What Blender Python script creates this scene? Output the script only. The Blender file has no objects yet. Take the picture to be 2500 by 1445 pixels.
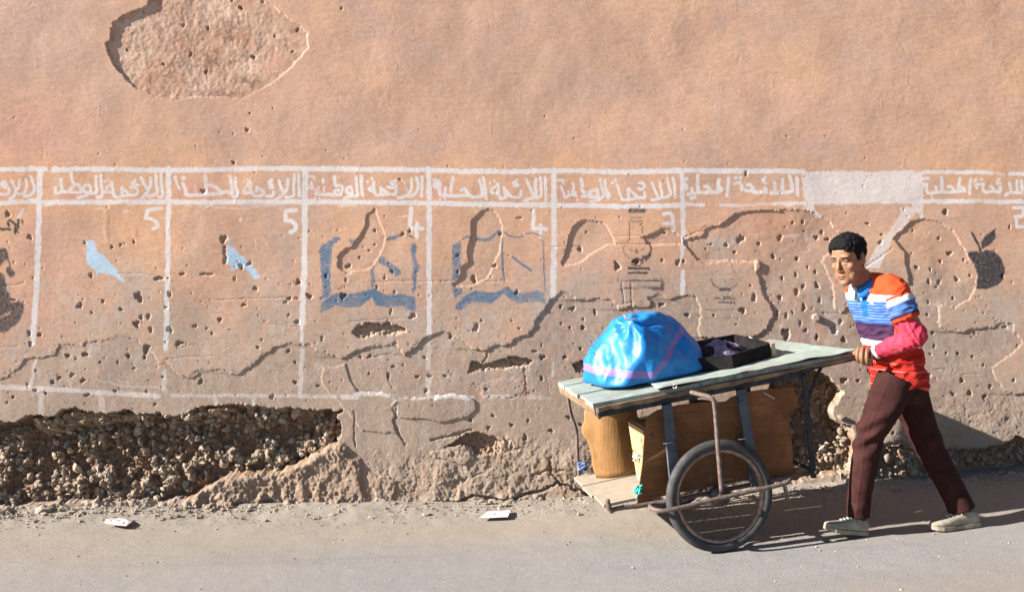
import bpy, math, random
import numpy as np
from mathutils import Vector, Matrix, noise as mnoise

SC = bpy.context.scene
COL = SC.collection
# ------------------------------------------------------------------ camera, world, sun, exposure
F = 2250.0; CX = 1250.0; HZ = 612.0; CAMH = 1.6; WD = 6.07
cam_d = bpy.data.cameras.new('camera'); cam = bpy.data.objects.new('camera', cam_d); COL.objects.link(cam)
cam.location = (0, 0, CAMH); cam.rotation_euler = (math.radians(90), 0, 0)
cam_d.sensor_width = 36.0; cam_d.lens = 36.0 * F / 2500.0
cam_d.shift_y = -(722.5 - HZ) / 2500.0; cam_d.clip_end = 500
SC.camera = cam
SUN_A, SUN_B = 0.20, 0.45           # travel: +X 1, +Y a, -Z b
elev = math.atan2(SUN_B, math.hypot(1, SUN_A))
w = bpy.data.worlds.new('World'); SC.world = w; w.use_nodes = True
nt = w.node_tree; nt.nodes.clear()
sky = nt.nodes.new('ShaderNodeTexSky'); sky.sky_type = 'NISHITA'; sky.sun_disc = False
sky.sun_elevation = elev
sky.sun_rotation = math.atan2(-1.0, -SUN_A)   # direction to the sun is (-1, -a)
sky.air_density = 0.6; sky.dust_density = 0.1; sky.ozone_density = 0.6
bg = nt.nodes.new('ShaderNodeBackground'); bg.inputs[1].default_value = 0.05
wo = nt.nodes.new('ShaderNodeOutputWorld')
nt.links.new(sky.outputs[0], bg.inputs[0]); nt.links.new(bg.outputs[0], wo.inputs[0])
sd = bpy.data.lights.new('sun', 'SUN'); sd.energy = 5.0; sd.angle = math.radians(0.5); sd.color = (1.0, 0.94, 0.87)
sun = bpy.data.objects.new('sun', sd); COL.objects.link(sun)
sun.rotation_euler = Vector((1, SUN_A, -SUN_B)).to_track_quat('-Z', 'Y').to_euler()
sun.location = (-6, -1, 4)
vs = SC.view_settings; vs.view_transform = 'Standard'; vs.look = 'None'; vs.gamma = 1.0; vs.use_curve_mapping = False
vs.exposure = 1.68

# ------------------------------------------------------------------ helpers
ORIG = {}
def pt(px, py, d):
    return Vector(((px - CX) * d / F, d, CAMH - (py - HZ) * d / F))

def tag(o, label=None, cat=None, group=None, kind=None):
    if label: o['label'] = label
    if cat: o['category'] = cat
    if group: o['group'] = group
    if kind: o['kind'] = kind
    return o

def empty(name, loc, label, cat, group=None):
    o = bpy.data.objects.new(name, None); COL.objects.link(o)
    o.location = loc; o.empty_display_size = 0.1
    ORIG[o.name] = Vector(loc)
    return tag(o, label, cat, group)

def link(name, me, parent=None, origin=None):
    """mesh built in world coordinates; origin is where a top-level object stands"""
    o = bpy.data.objects.new(name, me); COL.objects.link(o)
    if parent is not None:
        org = ORIG[parent.name]; o.parent = parent
    else:
        org = Vector(origin) if origin is not None else Vector((0, 0, 0))
        o.location = org
    if org.length > 0:
        me.transform(Matrix.Translation(-org))
    ORIG[o.name] = org
    return o

def mesh(name, verts, faces, mats, smooth=False):
    me = bpy.data.meshes.new(name)
    me.from_pydata([tuple(v) for v in verts], [], faces)
    for m in (mats if isinstance(mats, (list, tuple)) else [mats]): me.materials.append(m)
    if smooth: me.polygons.foreach_set('use_smooth', [True] * len(me.polygons))
    me.update()
    return me

class MB:
    def __init__(s): s.v = []; s.f = []; s.sm = []
    def add(s, vs, fs, smooth=False):
        n = len(s.v); s.v += [Vector(v) for v in vs]; s.f += [tuple(i + n for i in f) for f in fs]; s.sm += [smooth] * len(fs)
    def hexa(s, p):
        """8 corners: bottom 4 ccw, top 4 ccw"""
        s.add(p, [(3, 2, 1, 0), (4, 5, 6, 7), (0, 1, 5, 4), (1, 2, 6, 5), (2, 3, 7, 6), (3, 0, 4, 7)])
    def box(s, M, a0, a1, b0, b1, c0, c1):
        s.hexa([M @ Vector(p) for p in ((a0, b0, c0), (a1, b0, c0), (a1, b1, c0), (a0, b1, c0), (a0, b0, c1), (a1, b0, c1), (a1, b1, c1), (a0, b1, c1))])
    def bar(s, p, q, w, h, up=Vector((0, 0, 1))):
        p = Vector(p); q = Vector(q); t = (q - p).normalized(); x = t.cross(up).normalized(); y = x.cross(t)
        c = []
        for e in (p, q):
            c.append([e + x * w / 2 * i + y * h / 2 * j for i, j in ((-1, -1), (1, -1), (1, 1), (-1, 1))])
        s.add(c[0] + c[1], [(3, 2, 1, 0), (4, 5, 6, 7), (0, 1, 5, 4), (1, 2, 6, 5), (2, 3, 7, 6), (3, 0, 4, 7)])
    def tube(s, path, r, n=8, cap=True, closed=False):
        path = [Vector(p) for p in path]; m = len(path)
        rs = r if isinstance(r, (list, tuple)) else [r] * m
        vs = []; nrm = None
        for i, p in enumerate(path):
            a = path[i - 1] if (i > 0 or closed) else p; b = path[(i + 1) % m] if (i < m - 1 or closed) else p
            t = (b - a).normalized()
            if nrm is None:
                nrm = t.orthogonal().normalized()
            else:
                nrm = (nrm - t * nrm.dot(t)).normalized()
            bn = t.cross(nrm)
            for k in range(n):
                an = 2 * math.pi * k / n
                vs.append(p + (nrm * math.cos(an) + bn * math.sin(an)) * rs[i])
        fs = []
        for i in range(m if closed else m - 1):
            j = (i + 1) % m
            for k in range(n):
                k2 = (k + 1) % n
                fs.append((i * n + k, i * n + k2, j * n + k2, j * n + k))
        if cap and not closed:
            fs.append(tuple(range(n - 1, -1, -1))); fs.append(tuple((m - 1) * n + k for k in range(n)))
        s.add(vs, fs, True)
    def ring(s, M, profile, n=64):
        """profile [(radius, offset along local z)] closed loop revolved about local z"""
        m = len(profile); vs = []
        for i in range(n):
            an = 2 * math.pi * i / n
            for r, z in profile: vs.append(M @ Vector((r * math.cos(an), r * math.sin(an), z)))
        fs = []
        for i in range(n):
            j = (i + 1) % n
            for k in range(m):
                k2 = (k + 1) % m
                fs.append((i * m + k, j * m + k, j * m + k2, i * m + k2))
        s.add(vs, fs, True)
    def ellipsoid(s, c, rx, ry, rz, R=None, nu=16, nv=10):
        c = Vector(c); R = R or Matrix.Identity(3); vs = [c + R @ Vector((0, 0, -rz))]; fs = []
        for j in range(1, nv):
            ph = -math.pi / 2 + math.pi * j / nv
            for i in range(nu):
                th = 2 * math.pi * i / nu
                vs.append(c + R @ Vector((rx * math.cos(ph) * math.cos(th), ry * math.cos(ph) * math.sin(th), rz * math.sin(ph))))
        vs.append(c + R @ Vector((0, 0, rz))); last = len(vs) - 1
        for i in range(nu):
            i2 = (i + 1) % nu
            fs.append((0, 1 + i2, 1 + i)); fs.append((last, 1 + (nv - 2) * nu + i, 1 + (nv - 2) * nu + i2))
            for j in range(nv - 2):
                fs.append((1 + j * nu + i, 1 + j * nu + i2, 1 + (j + 1) * nu + i2, 1 + (j + 1) * nu + i))
        s.add(vs, fs, True)
    def loft(s, sections, n=28, e=2.0, cap=True):
        """sections: (center, axis_u, axis_v) with lengths; superellipse exponent e"""
        m = len(sections); vs = []
        for c, u, v in sections:
            for k in range(n):
                an = 2 * math.pi * k / n; cu = math.cos(an); sv = math.sin(an)
                x = math.copysign(abs(cu) ** (2 / e), cu); y = math.copysign(abs(sv) ** (2 / e), sv)
                vs.append(Vector(c) + Vector(u) * x + Vector(v) * y)
        fs = []
        for i in range(m - 1):
            for k in range(n):
                k2 = (k + 1) % n
                fs.append((i * n + k, i * n + k2, (i + 1) * n + k2, (i + 1) * n + k))
        if cap:
            fs.append(tuple(range(n - 1, -1, -1))); fs.append(tuple((m - 1) * n + k for k in range(n)))
        s.add(vs, fs, True)
    def build(s, name, mats, parent=None, origin=None):
        me = bpy.data.meshes.new(name); me.from_pydata([tuple(v) for v in s.v], [], s.f)
        for m in (mats if isinstance(mats, (list, tuple)) else [mats]): me.materials.append(m)
        me.polygons.foreach_set('use_smooth', s.sm); me.update()
        return link(name, me, parent, origin)

def curve_pts(pts, n=6):
    """Catmull-Rom through points"""
    P = [Vector(p) for p in pts]; out = []
    for i in range(len(P) - 1):
        p0 = P[max(i - 1, 0)]; p1 = P[i]; p2 = P[i + 1]; p3 = P[min(i + 2, len(P) - 1)]
        for k in range(n):
            t = k / n
            out.append(0.5 * ((2 * p1) + (p2 - p0) * t + (2 * p0 - 5 * p1 + 4 * p2 - p3) * t * t + (3 * p1 - p0 - 3 * p2 + p3) * t ** 3))
    out.append(P[-1]); return out

class NT:
    """tiny node helper"""
    def __init__(s, name):
        s.m = bpy.data.materials.new(name); s.m.use_nodes = True; s.t = s.m.node_tree; s.b = s.t.nodes['Principled BSDF']
        s.tc = None
    def n(s, typ, **kw):
        x = s.t.nodes.new(typ)
        for k, v in kw.items():
            if k.startswith('_'): x.inputs[int(k[1:])].default_value = v
            elif isinstance(v, (int, float, str, bool)) and hasattr(x, k): setattr(x, k, v)
        return x
    def co(s, scale=(1, 1, 1)):
        tc = s.t.nodes.new('ShaderNodeTexCoord'); mp = s.t.nodes.new('ShaderNodeMapping')
        mp.inputs['Scale'].default_value = scale
        s.t.links.new(tc.outputs['Object'], mp.inputs[0]); return mp.outputs[0]
    def noise(s, scale, detail=4, rough=0.6, stretch=(1, 1, 1), out='Fac'):
        x = s.t.nodes.new('ShaderNodeTexNoise'); x.inputs['Scale'].default_value = scale
        x.inputs['Detail'].default_value = detail; x.inputs['Roughness'].default_value = rough
        s.t.links.new(s.co(stretch), x.inputs['Vector']); return x.outputs[out]
    def ramp(s, fac, stops, interp='LINEAR'):
        r = s.t.nodes.new('ShaderNodeValToRGB'); r.color_ramp.interpolation = interp
        els = r.color_ramp.elements
        while len(els) > 1: els.remove(els[-1])
        for i, (p, c) in enumerate(stops):
            c = c if isinstance(c, (tuple, list)) else (c, c, c)
            e = els[0] if i == 0 else els.new(p)
            e.position = p; e.color = (c[0], c[1], c[2], 1)
        s.t.links.new(fac, r.inputs[0]); return r.outputs[0]
    def mix(s, fac, a, b, mode='MIX'):
        x = s.t.nodes.new('ShaderNodeMix'); x.data_type = 'RGBA'; x.blend_type = mode
        for sock, v in ((x.inputs[0], fac), (x.inputs[6], a), (x.inputs[7], b)):
            if isinstance(v, (int, float)): sock.default_value = v
            elif isinstance(v, tuple): sock.default_value = (v[0], v[1], v[2], 1)
            else: s.t.links.new(v, sock)
        return x.outputs[2]
    def math(s, op, a, b=0.0, c=0.0):
        x = s.t.nodes.new('ShaderNodeMath'); x.operation = op
        for i, v in enumerate((a, b, c)):
            if isinstance(v, (int, float)): x.inputs[i].default_value = v
            else: s.t.links.new(v, x.inputs[i])
        return x.outputs[0]
    def attr(s, name, out='Color'):
        x = s.t.nodes.new('ShaderNodeAttribute'); x.attribute_name = name; return x.outputs[out]
    def bump(s, h, strength=0.5, dist=0.01, prev=None):
        x = s.t.nodes.new('ShaderNodeBump'); x.inputs['Strength'].default_value = strength; x.inputs['Distance'].default_value = dist
        s.t.links.new(h, x.inputs['Height'])
        if prev is not None: s.t.links.new(prev, x.inputs['Normal'])
        return x.outputs[0]
    def fin(s, col, rough=0.8, normal=None, spec=0.3, metal=0.0, **kw):
        b = s.b
        for sock, v in ((b.inputs['Base Color'], col), (b.inputs['Roughness'], rough), (b.inputs['Metallic'], metal)):
            if isinstance(v, (int, float)): sock.default_value = v
            elif isinstance(v, tuple): sock.default_value = (v[0], v[1], v[2], 1)
            else: s.t.links.new(v, sock)
        b.inputs['Specular IOR Level'].default_value = spec
        if normal is not None: s.t.links.new(normal, b.inputs['Normal'])
        for k, v in kw.items(): b.inputs[k.replace('_', ' ')].default_value = v
        return s.m

def simple(name, c1, c2, scale=20, rough=0.8, stretch=(1, 1, 1), bump=0.3, bscale=80, bdist=0.003, spec=0.3, metal=0.0, detail=5, lo=0.35, hi=0.65, **kw):
    t = NT(name); f = t.noise(scale, detail, 0.65, stretch)
    col = t.ramp(f, [(lo, c1), (hi, c2)])
    nr = t.bump(t.noise(bscale, 4, 0.6, stretch), bump, bdist)
    return t.fin(col, rough, nr, spec, metal, **kw)

# street slope: the ground climbs to the right
_gx = np.array([-80, -6, -3.4, -0.13, 1.1, 1.85, 2.6, 3.4, 6, 80.0])
_gz = np.array([-2.2, -0.19, -0.133, -0.078, 0.0, 0.046, 0.09, 0.145, 0.31, 4.6])
_fx = np.linspace(-8, 8, 1601); _fz = np.interp(_fx, _gx, _gz)
_k = np.hanning(121); _k /= _k.sum()
_fz = np.convolve(np.pad(_fz, 60, mode='reflect', reflect_type='odd'), _k, 'valid')
def gz(x):
    x = np.asarray(x, float)
    return np.where(np.abs(x) < 7.5, np.interp(x, _fx, _fz), np.interp(x, _gx, _gz))
def gzf(x): return float(gz(x))
# ------------------------------------------------------------------ the wall, a relief of lost plaster, holes and rubble
CELL = 0.0055; S = F / WD
X0, X1, Z0, Z1 = -3.56, 3.56, -0.36, 3.32
nx = int(round((X1 - X0) / CELL)) + 1; nz = int(round((Z1 - Z0) / CELL)) + 1
xs = X0 + np.arange(nx) * CELL; zs = Z1 - np.arange(nz) * CELL
U, V = np.meshgrid(CX + S * xs, HZ + S * (CAMH - zs))         # wall measured in units of 1/S metre
CU = CELL * S
rng = np.random.default_rng(7)

def spec(lo, hi, beta=1.0, seed=0, ax=1.0, ay=1.0):
    """band-limited noise, wavelengths lo..hi in wall units, std 1"""
    r = np.random.default_rng(seed); PX, PZ = 1536, 768
    fx = np.fft.rfftfreq(PX)[None, :] / CU * ax; fy = np.fft.fftfreq(PZ)[:, None] / CU * ay
    f = np.sqrt(fx ** 2 + fy ** 2); f[0, 0] = 1e-9
    a = f ** (-beta) * np.exp(-(f * lo) ** 2 * 0.5) * (1 - np.exp(-(f * hi) ** 2 * 2)); a[0, 0] = 0
    g = np.fft.rfft2(r.standard_normal((PZ, PX))) * a
    o = np.fft.irfft2(g, s=(PZ, PX))[:nz, :nx]
    return ((o - o.mean()) / o.std()).astype(np.float32)

def blur(a, n=1):
    for _ in range(n):
        p = np.pad(a, 1, mode='edge')
        a = (p[:-2, 1:-1] + p[2:, 1:-1] + p[1:-1, :-2] + p[1:-1, 2:] + 2 * a) / 6
    return a
def sst(a, b, x):
    t = np.clip((x - a) / (b - a), 0, 1); return t * t * (3 - 2 * t)

wx1 = spec(4, 40, 1.2, 1); wy1 = spec(4, 40, 1.2, 2)
wx2 = spec(14, 120, 1.5, 3); wy2 = spec(14, 120, 1.5, 4)
def poly(pts, w1=1.3, w2=1.8, soft=0, o=(0, 0), s=1.0):
    P = [(o[0] + x / s, o[1] + y / s) for x, y in pts]
    ax = [p[0] for p in P]; ay = [p[1] for p in P]; m = 14
    c0 = int(max(0, (min(ax) - m - U[0, 0]) / CU)); c1 = int(min(nx, (max(ax) + m - U[0, 0]) / CU + 1))
    r0 = int(max(0, (min(ay) - m - V[0, 0]) / CU)); r1 = int(min(nz, (max(ay) + m - V[0, 0]) / CU + 1))
    out = np.zeros((nz, nx), np.float32)
    if c1 <= c0 or r1 <= r0: return out
    sl = (slice(r0, r1), slice(c0, c1))
    u = U[sl] + w1 * wx1[sl] + w2 * wx2[sl]; v = V[sl] + w1 * wy1[sl] + w2 * wy2[sl]
    ins = np.zeros(u.shape, bool); n = len(P)
    for i in range(n):
        xa, ya = P[i]; xb, yb = P[(i + 1) % n]
        if ya == yb: continue
        c = (ya > v) != (yb > v)
        ins ^= c & (u < (xb - xa) * (v - ya) / (yb - ya) + xa)
    out[sl] = ins
    if soft: out = blur(out, soft)
    return out
def seg(P, wd, warp=0.0, o=(0, 0), s=1.0, soft=1.2, wd2=None, pad=20):
    """signed soft stroke mask of a polyline; wd in wall units"""
    P = [(o[0] + x / s, o[1] + y / s) for x, y in P]
    ax = [p[0] for p in P]; ay = [p[1] for p in P]; m = wd + pad
    c0 = int(max(0, (min(ax) - m - U[0, 0]) / CU)); c1 = int(min(nx, (max(ax) + m - U[0, 0]) / CU + 1))
    r0 = int(max(0, (min(ay) - m - V[0, 0]) / CU)); r1 = int(min(nz, (max(ay) + m - V[0, 0]) / CU + 1))
    if c1 <= c0 or r1 <= r0: return None, None
    sl = (slice(r0, r1), slice(c0, c1))
    u = U[sl] + warp * wx1[sl]; v = V[sl] + warp * wy1[sl]
    d = np.full(u.shape, 1e9, np.float32)
    if len(P) == 1: d = np.hypot(u - P[0][0], v - P[0][1])
    for i in range(len(P) - 1):
        xa, ya = P[i]; dx = P[i + 1][0] - xa; dy = P[i + 1][1] - ya; L = dx * dx + dy * dy + 1e-9
        t = np.clip(((u - xa) * dx + (v - ya) * dy) / L, 0, 1)
        d = np.minimum(d, np.hypot(u - xa - t * dx, v - ya - t * dy))
    return sl, np.clip((wd / 2 - d) / soft + 0.5, 0, 1)
def stroke(A, P, wd, op=1.0, warp=0.6, o=(0, 0), s=1.0, soft=1.4):
    sl, m = seg(P, wd, warp, o, s, soft)
    if sl: A[sl] = np.maximum(A[sl], m * op)

H = np.zeros((nz, nx), np.float32)          # recess (+) / proud (-), metres
n_fine = spec(3, 14, 0.5, 11); n_mid = spec(8, 60, 1.2, 12); n_big = spec(130, 600, 1.6, 13); n_trow = spec(5, 90, 1.2, 14, ax=1.0, ay=0.28)
n_diag = spec(20, 200, 1.4, 15)
low = sst(760, 1120, V + 30 * n_big)         # the coarser render lower down
H += 0.0030 * n_big + 0.00016 * n_diag + 0.00016 * n_trow + 0.00012 * n_mid * (1 + 1.2 * low)

# --- plaster layers that have come away
P_top = [(382,-60),(360,16),(335,25),(306,38),(288,49),(275,59),(279,63),(272,74),(268,103),(258,104),(260,119),(268,140),(286,166),(306,191),(328,212),(356,229),(389,240),(425,246),(464,240),(504,237),(547,237),(572,242),(590,243),(619,227),(659,207),(684,187),(713,162),(734,140),(752,121),(749,104),(749,79),(727,61),(702,43),(666,16),(644,0),(600,-60)]
P_b1 = [(917,505),(912,515),(899,521),(891,536),(893,548),(884,566),(869,589),(860,601),(836,610),(827,625),(826,649),(833,661),(848,670),(866,662),(893,658),(912,646),(923,628),(933,607),(940,580),(936,563),(926,542),(920,520)]
P_b2 = [(1202,510),(1179,513),(1164,527),(1152,542),(1152,563),(1149,586),(1143,604),(1143,625),(1146,643),(1128,655),(1126,673),(1119,685),(1106,693),(1110,699),(1128,701),(1164,693),(1186,682),(1199,658),(1211,634),(1220,607),(1226,574),(1225,551),(1217,530),(1210,516)]
P_s1 = [(1428,537),(1470,542),(1487,557),(1495,580),(1499,597),(1476,598),(1455,613),(1431,630),(1407,643),(1380,650),(1371,646),(1380,616),(1389,586),(1398,557),(1413,542)]
P_s2 = [(1565,580),(1598,569),(1615,557),(1636,558),(1651,569),(1666,583),(1667,596),(1580,597),(1577,586)]
L_lower = [(-300,935),(0,929),(29,913),(54,892),(61,877),(85,872),(104,875),(133,866),(144,841),(202,843),(209,836),(252,830),(288,816),(306,816),(325,826),(367,859),(389,888),(414,892),(432,913),(472,922),(497,904),(540,902),(583,917),(612,895),(641,870),(670,852),(702,839),(742,843),(749,838),(774,856),(810,868),(835,877),(863,861),(891,849),(929,844),(953,844),(960,828),(970,850),(988,868),(1015,849),(1036,827),(1084,808),(1109,818),(1140,839),(1154,856),(1188,856),(1212,844),(1247,842),(1254,828),(1292,818),(1306,801),(1309,785),(1318,771),(1333,747),(1348,729),(1377,711),(1395,720),(1410,735),(1434,735),(1461,729),(1493,732),(1505,747),(1508,759),(1532,751),(1577,751),(1583,753),(1589,738),(1580,729),(1598,720),(1615,719),(1636,732),(1651,725),(1675,720),(1699,723),(1708,741),(1714,762),(1702,804),(1708,822),(1770,826),(1844,821),(1874,802),(1889,764),(1868,725),(1856,683),(1850,662),(1858,652),(1856,635),(1841,640),(1806,637),(1788,635),(1758,640),(1728,643),(1708,638),(1687,616),(1669,598),(1668,583),(1696,582),(1720,574),(1731,555),(1758,552),(1776,536),(1800,524),(1830,516),(1865,516),(1904,515),(1916,506),(1931,512),(1955,513),(1986,518),(2004,527),(2025,539),(2040,557),(2052,571),(2045,600),(2022,619),(2009,640),(2019,655),(2028,679),(2031,705),(2035,732),(2037,759),(2055,768),(2067,753),(2081,744),(2130,735),(2180,720),(2212,697),(2221,688),(2218,667),(2211,643),(2210,619),(2193,597),(2181,586),(2193,572),(2210,554),(2227,539),(2248,534),(2269,534),(2287,540),(2308,549),(2326,564),(2346,595),(2364,622),(2376,643),(2387,673),(2384,700),(2373,720),(2352,741),(2332,752),(2306,746),(2294,749),(2293,774),(2296,798),(2317,810),(2346,811),(2376,804),(2406,801),(2430,798),(2445,787),(2474,789),(2477,813),(2485,821),(2497,841),(2467,865),(2440,880),(2421,901),(2429,925),(2450,950),(2459,962),(2500,960),(2800,965),(2800,1600),(-300,1600)]
m_top = poly(P_top, 0.8, 0.8); m_low = poly(L_lower, 1.2, 1.2)
m_pat = np.maximum.reduce([poly(p, 0.8, 0.8) for p in (P_b1, P_b2, P_s1, P_s2)])
def ease(m, n=20, lo=.35):
    """coats break sharply on the left but thin out towards their right-hand edge"""
    run = np.zeros(nz, np.float32); out = np.zeros_like(m)
    for c in range(nx - 1, -1, -1):
        run = (run + 1) * m[:, c]; out[:, c] = run
    return m * (lo + (1 - lo) * sst(0, n, blur(out, 2)))
e_low, e_pat, e_top = ease(m_low, 48, .50), ease(m_pat, 36, .50), ease(m_top, 60, .45)
m_2 = poly([(x - 5, y - 4) for x, y in L_lower], 2.6, 3.2); band_e = np.clip(1 - np.abs(blur(m_low, 7) - .5) * 2.6, 0, 1)
frag = sst(.2, .9, spec(16, 70, 1.1, 27)); H += .0016 * m_2 * frag * (1 - m_low) + band_e * (.0008 * spec(4, 16, .6, 28) + .0012 * np.abs(spec(8, 40, 1, 29))) * sst(600, 800, V + 120 * n_diag)
dl = 0.0078 + 0.0006 * n_diag + 0.001 * n_big
dl = dl * (1.0 - 0.45 * sst(0, 1300, 1300 - U))               # the old coat is thinner to the left
H += e_low * np.clip(dl, 0.003, 0.016)
H += e_pat * (0.0078 + 0.0003 * n_diag)
H += e_top * (0.0155 * (1 - 0.75 * sst(130, 245, V)) + 0.0014 * n_mid * sst(0.2, 1, m_top) * .55)
# small curled lip of the island by the torch, seam grooves
proud = poly([(1843,637),(1850,633),(1858,640),(1856,658),(1846,662)], 0.5, 0.5); H -= 0.006 * proud
# --- repairs standing proud
lobes = [[(960,988),(969,974),(1022,972),(1057,974),(1074,963),(1140,965),(1161,981),(1164,1001),(1150,1015),(1109,1022),(1074,1029),(1022,1019),(974,1019)],
         [(790,898),(832,894),(842,887),(849,918),(873,956),(901,953),(950,960),(969,974),(960,1001),(974,1057),(884,1050),(842,1001),(787,943)],
         [(1085,1100),(1157,1110),(1160,1120),(1135,1135),(1060,1118),(1052,1105)],
         [(900,1150),(925,1160),(970,1168),(960,1215),(920,1208),(903,1180)],
         [(1070,1150),(1120,1160),(1118,1175),(1080,1178),(1060,1165)],
         [(1215,925),(1280,930),(1282,965),(1245,972),(1180,970),(1178,935)]]
for i, L in enumerate(lobes):
    m = poly(L, 1.0, 1.5); H -= m * (0.006, 0.0045, 0.008, 0.007, 0.006, 0.0025)[i]
# rough, lumpy base
rg1 = np.abs(spec(10, 60, 1.0, 21)); rg2 = spec(24, 150, 1.4, 22); rg3 = spec(5, 22, 0.7, 23)
base = sst(1035, 1150, V + 22 * n_big) * sst(700, 860, U) * (1 - sst(1900, 2000, U)) + sst(940, 1010, V + 8 * n_mid) * sst(2060, 2140, U) * 0.5 + sst(1075, 1110, V) * sst(1950, 2100, U)
base = np.clip(base, 0, 1)
qn = spec(34, 200, 1.3, 24); qz = blur((np.floor(qn * 1.6) / 1.6).astype(np.float32), 1); qm = spec(14, 90, 1.1, 25); qy = blur((np.floor(qm * 1.2) / 1.2).astype(np.float32), 1)
H += base * (0.0008 * rg1 + 0.0034 * qz + 0.0018 * qy + 0.0016 * rg2 + 0.0009 * rg3 - 0.018 * sst(1090, 1250, V)) + 0.0002 * rg3 * sst(840, 1000, V)
# --- mortar mound at the foot of the left hollow
mound = poly([(430,1245),(457,1219),(526,1183),(562,1167),(612,1160),(684,1151),(738,1126),(792,1100),(835,1080),(880,1120),(900,1300),(380,1300)], 2, 3)
mound_s = blur(mound, 22)
H -= mound_s * (0.018 + 0.006 * qz + 0.005 * qy + 0.003 * rg2 + 0.0022 * rg3) * sst(0.05, 0.9, mound_s)
toe = sst(1195, 1240, V + 9 * n_mid + 6 * rg2 - 8 * sst(0, 900, 900 - U) + (U - 1250) * 0.03 * (U > 1250)) * (U < 1480)
H -= toe * (0.014 + 0.006 * rg2 + 0.005 * qy + 0.002 * rg3)
# --- hollows down to the rubble core
C_left = [(-300,1034),(0,1030),(36,1033),(68,1018),(86,1014),(119,1014),(144,1003),(184,996),(216,1009),(266,1009),(306,1001),(338,1010),(389,1009),(403,1016),(428,1016),(464,1003),(490,992),(522,994),(576,987),(626,987),(684,996),(742,998),(796,1000),(839,1007),(821,1014),(832,1046),(824,1086),(792,1100),(738,1126),(684,1151),(612,1160),(562,1167),(526,1183),(457,1219),(324,1219),(252,1221),(144,1230),(0,1238),(-300,1244)]
C_cart = [(1890,900),(1997,901),(2028,929),(2063,960),(2035,995),(2038,1022),(2080,1046),(2092,1090),(2083,1126),(2073,1154),(2004,1166),(1935,1176),(1880,1180),(1870,1000)]
C_right = [(2142,1172),(2140,1120),(2160,1092),(2205,1086),(2245,1102),(2329,1098),(2400,1094),(2453,1088),(2481,1064),(2800,1066),(2800,1150),(2384,1160),(2277,1166)]
C_mid = [(1084,1095),(1126,1067),(1161,1055),(1202,1062),(1219,1078),(1223,1102),(1174,1116),(1157,1109),(1154,1095),(1112,1088)]
C_slit = [(1140,908),(1150,880),(1178,887),(1219,877),(1268,873),(1299,880),(1292,891),(1230,899),(1195,901),(1161,903)]
C_up = [(860,811),(873,796),(911,790),(946,787),(988,804),(984,811),(946,818),(918,816),(880,825)]
C_bag = [(1398,893),(1420,880),(1445,884),(1446,905),(1412,912)]
mL = poly(C_left, 1.6, 1.5); mC = poly(C_cart, 1.6, 2); mR = poly(C_right, 1.6, 2)
cav = np.maximum.reduce([mL, mC, mR])
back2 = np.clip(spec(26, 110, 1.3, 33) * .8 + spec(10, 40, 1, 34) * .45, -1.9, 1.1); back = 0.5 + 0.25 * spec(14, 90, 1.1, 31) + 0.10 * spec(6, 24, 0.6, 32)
pL = blur(mL, 10)
tL = sst(1000, 1040, V)[:, :] ; shL = 0.045 + 0.075 * sst(985, 1060, V) * (1 - 0.85 * sst(1080, 1215, V - 0.06 * (U - 400) * (U > 400)))
H += mL * (shL * sst(0.25, 1.0, pL) + 0.016 + 0.025 * back2 + 0.006 * rg3 + 0.006 * qy)
shC = 0.06 + 0.05 * (1 - sst(1040, 1160, V)); H += mC * (shC * sst(0.3, 1, blur(mC, 6)) + 0.03 * (back - 0.5) + 0.01)
shR = 0.09 * sst(2290, 2420, U) + 0.02; H += mR * (shR * sst(0.2, 1, blur(mR, 5)) + 0.02 * (back - 0.5) + 0.01)
# crumbling upper ledge inside the left hollow
ledge = poly([(-60,1000),(0,1000),(60,1020),(80,1062),(150,1064),(170,1040),(214,1050),(260,1040),(300,1042),(330,1022),(400,1022),(430,1026),(470,1020),(520,1018),(570,1010),(572,998),(520,1000),(464,1010),(428,1020),(389,1016),(306,1012),(266,1016),(184,1006),(119,1020),(68,1024)], 1.5, 2.5)
ledge_s = blur(ledge, 3)
H -= ledge_s * mL * (0.045 + 0.010 * rg3 + 0.012 * rg1)
small = np.zeros_like(H)
for L, dp in ((C_mid, .045), (C_slit, .03), (C_up, .03), (C_bag, .02)):
    m = poly(L, 1.4, 1.8); small = np.maximum(small, m)
    vy = np.array([p[1] for p in L], float); t = np.clip((V - vy.min()) / (vy.max() - vy.min()), 0, 1)
    H += m * (dp * (1.05 - 0.9 * t) + 0.006 * rg1)
crumb = [(C_mid, 1200, 1085, 34), (C_slit, 1255, 893, 30), (C_up, 945, 806, 26), (None, 1232, 1088, 40)]
cr = np.zeros_like(H)
for _, cx, cy, r in crumb: cr = np.maximum(cr, np.exp(-(((U - cx) / r) ** 2 + ((V - cy) / (r * .45)) ** 2)))
H += cr * 0.006 * rg1 * 1.0

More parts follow.
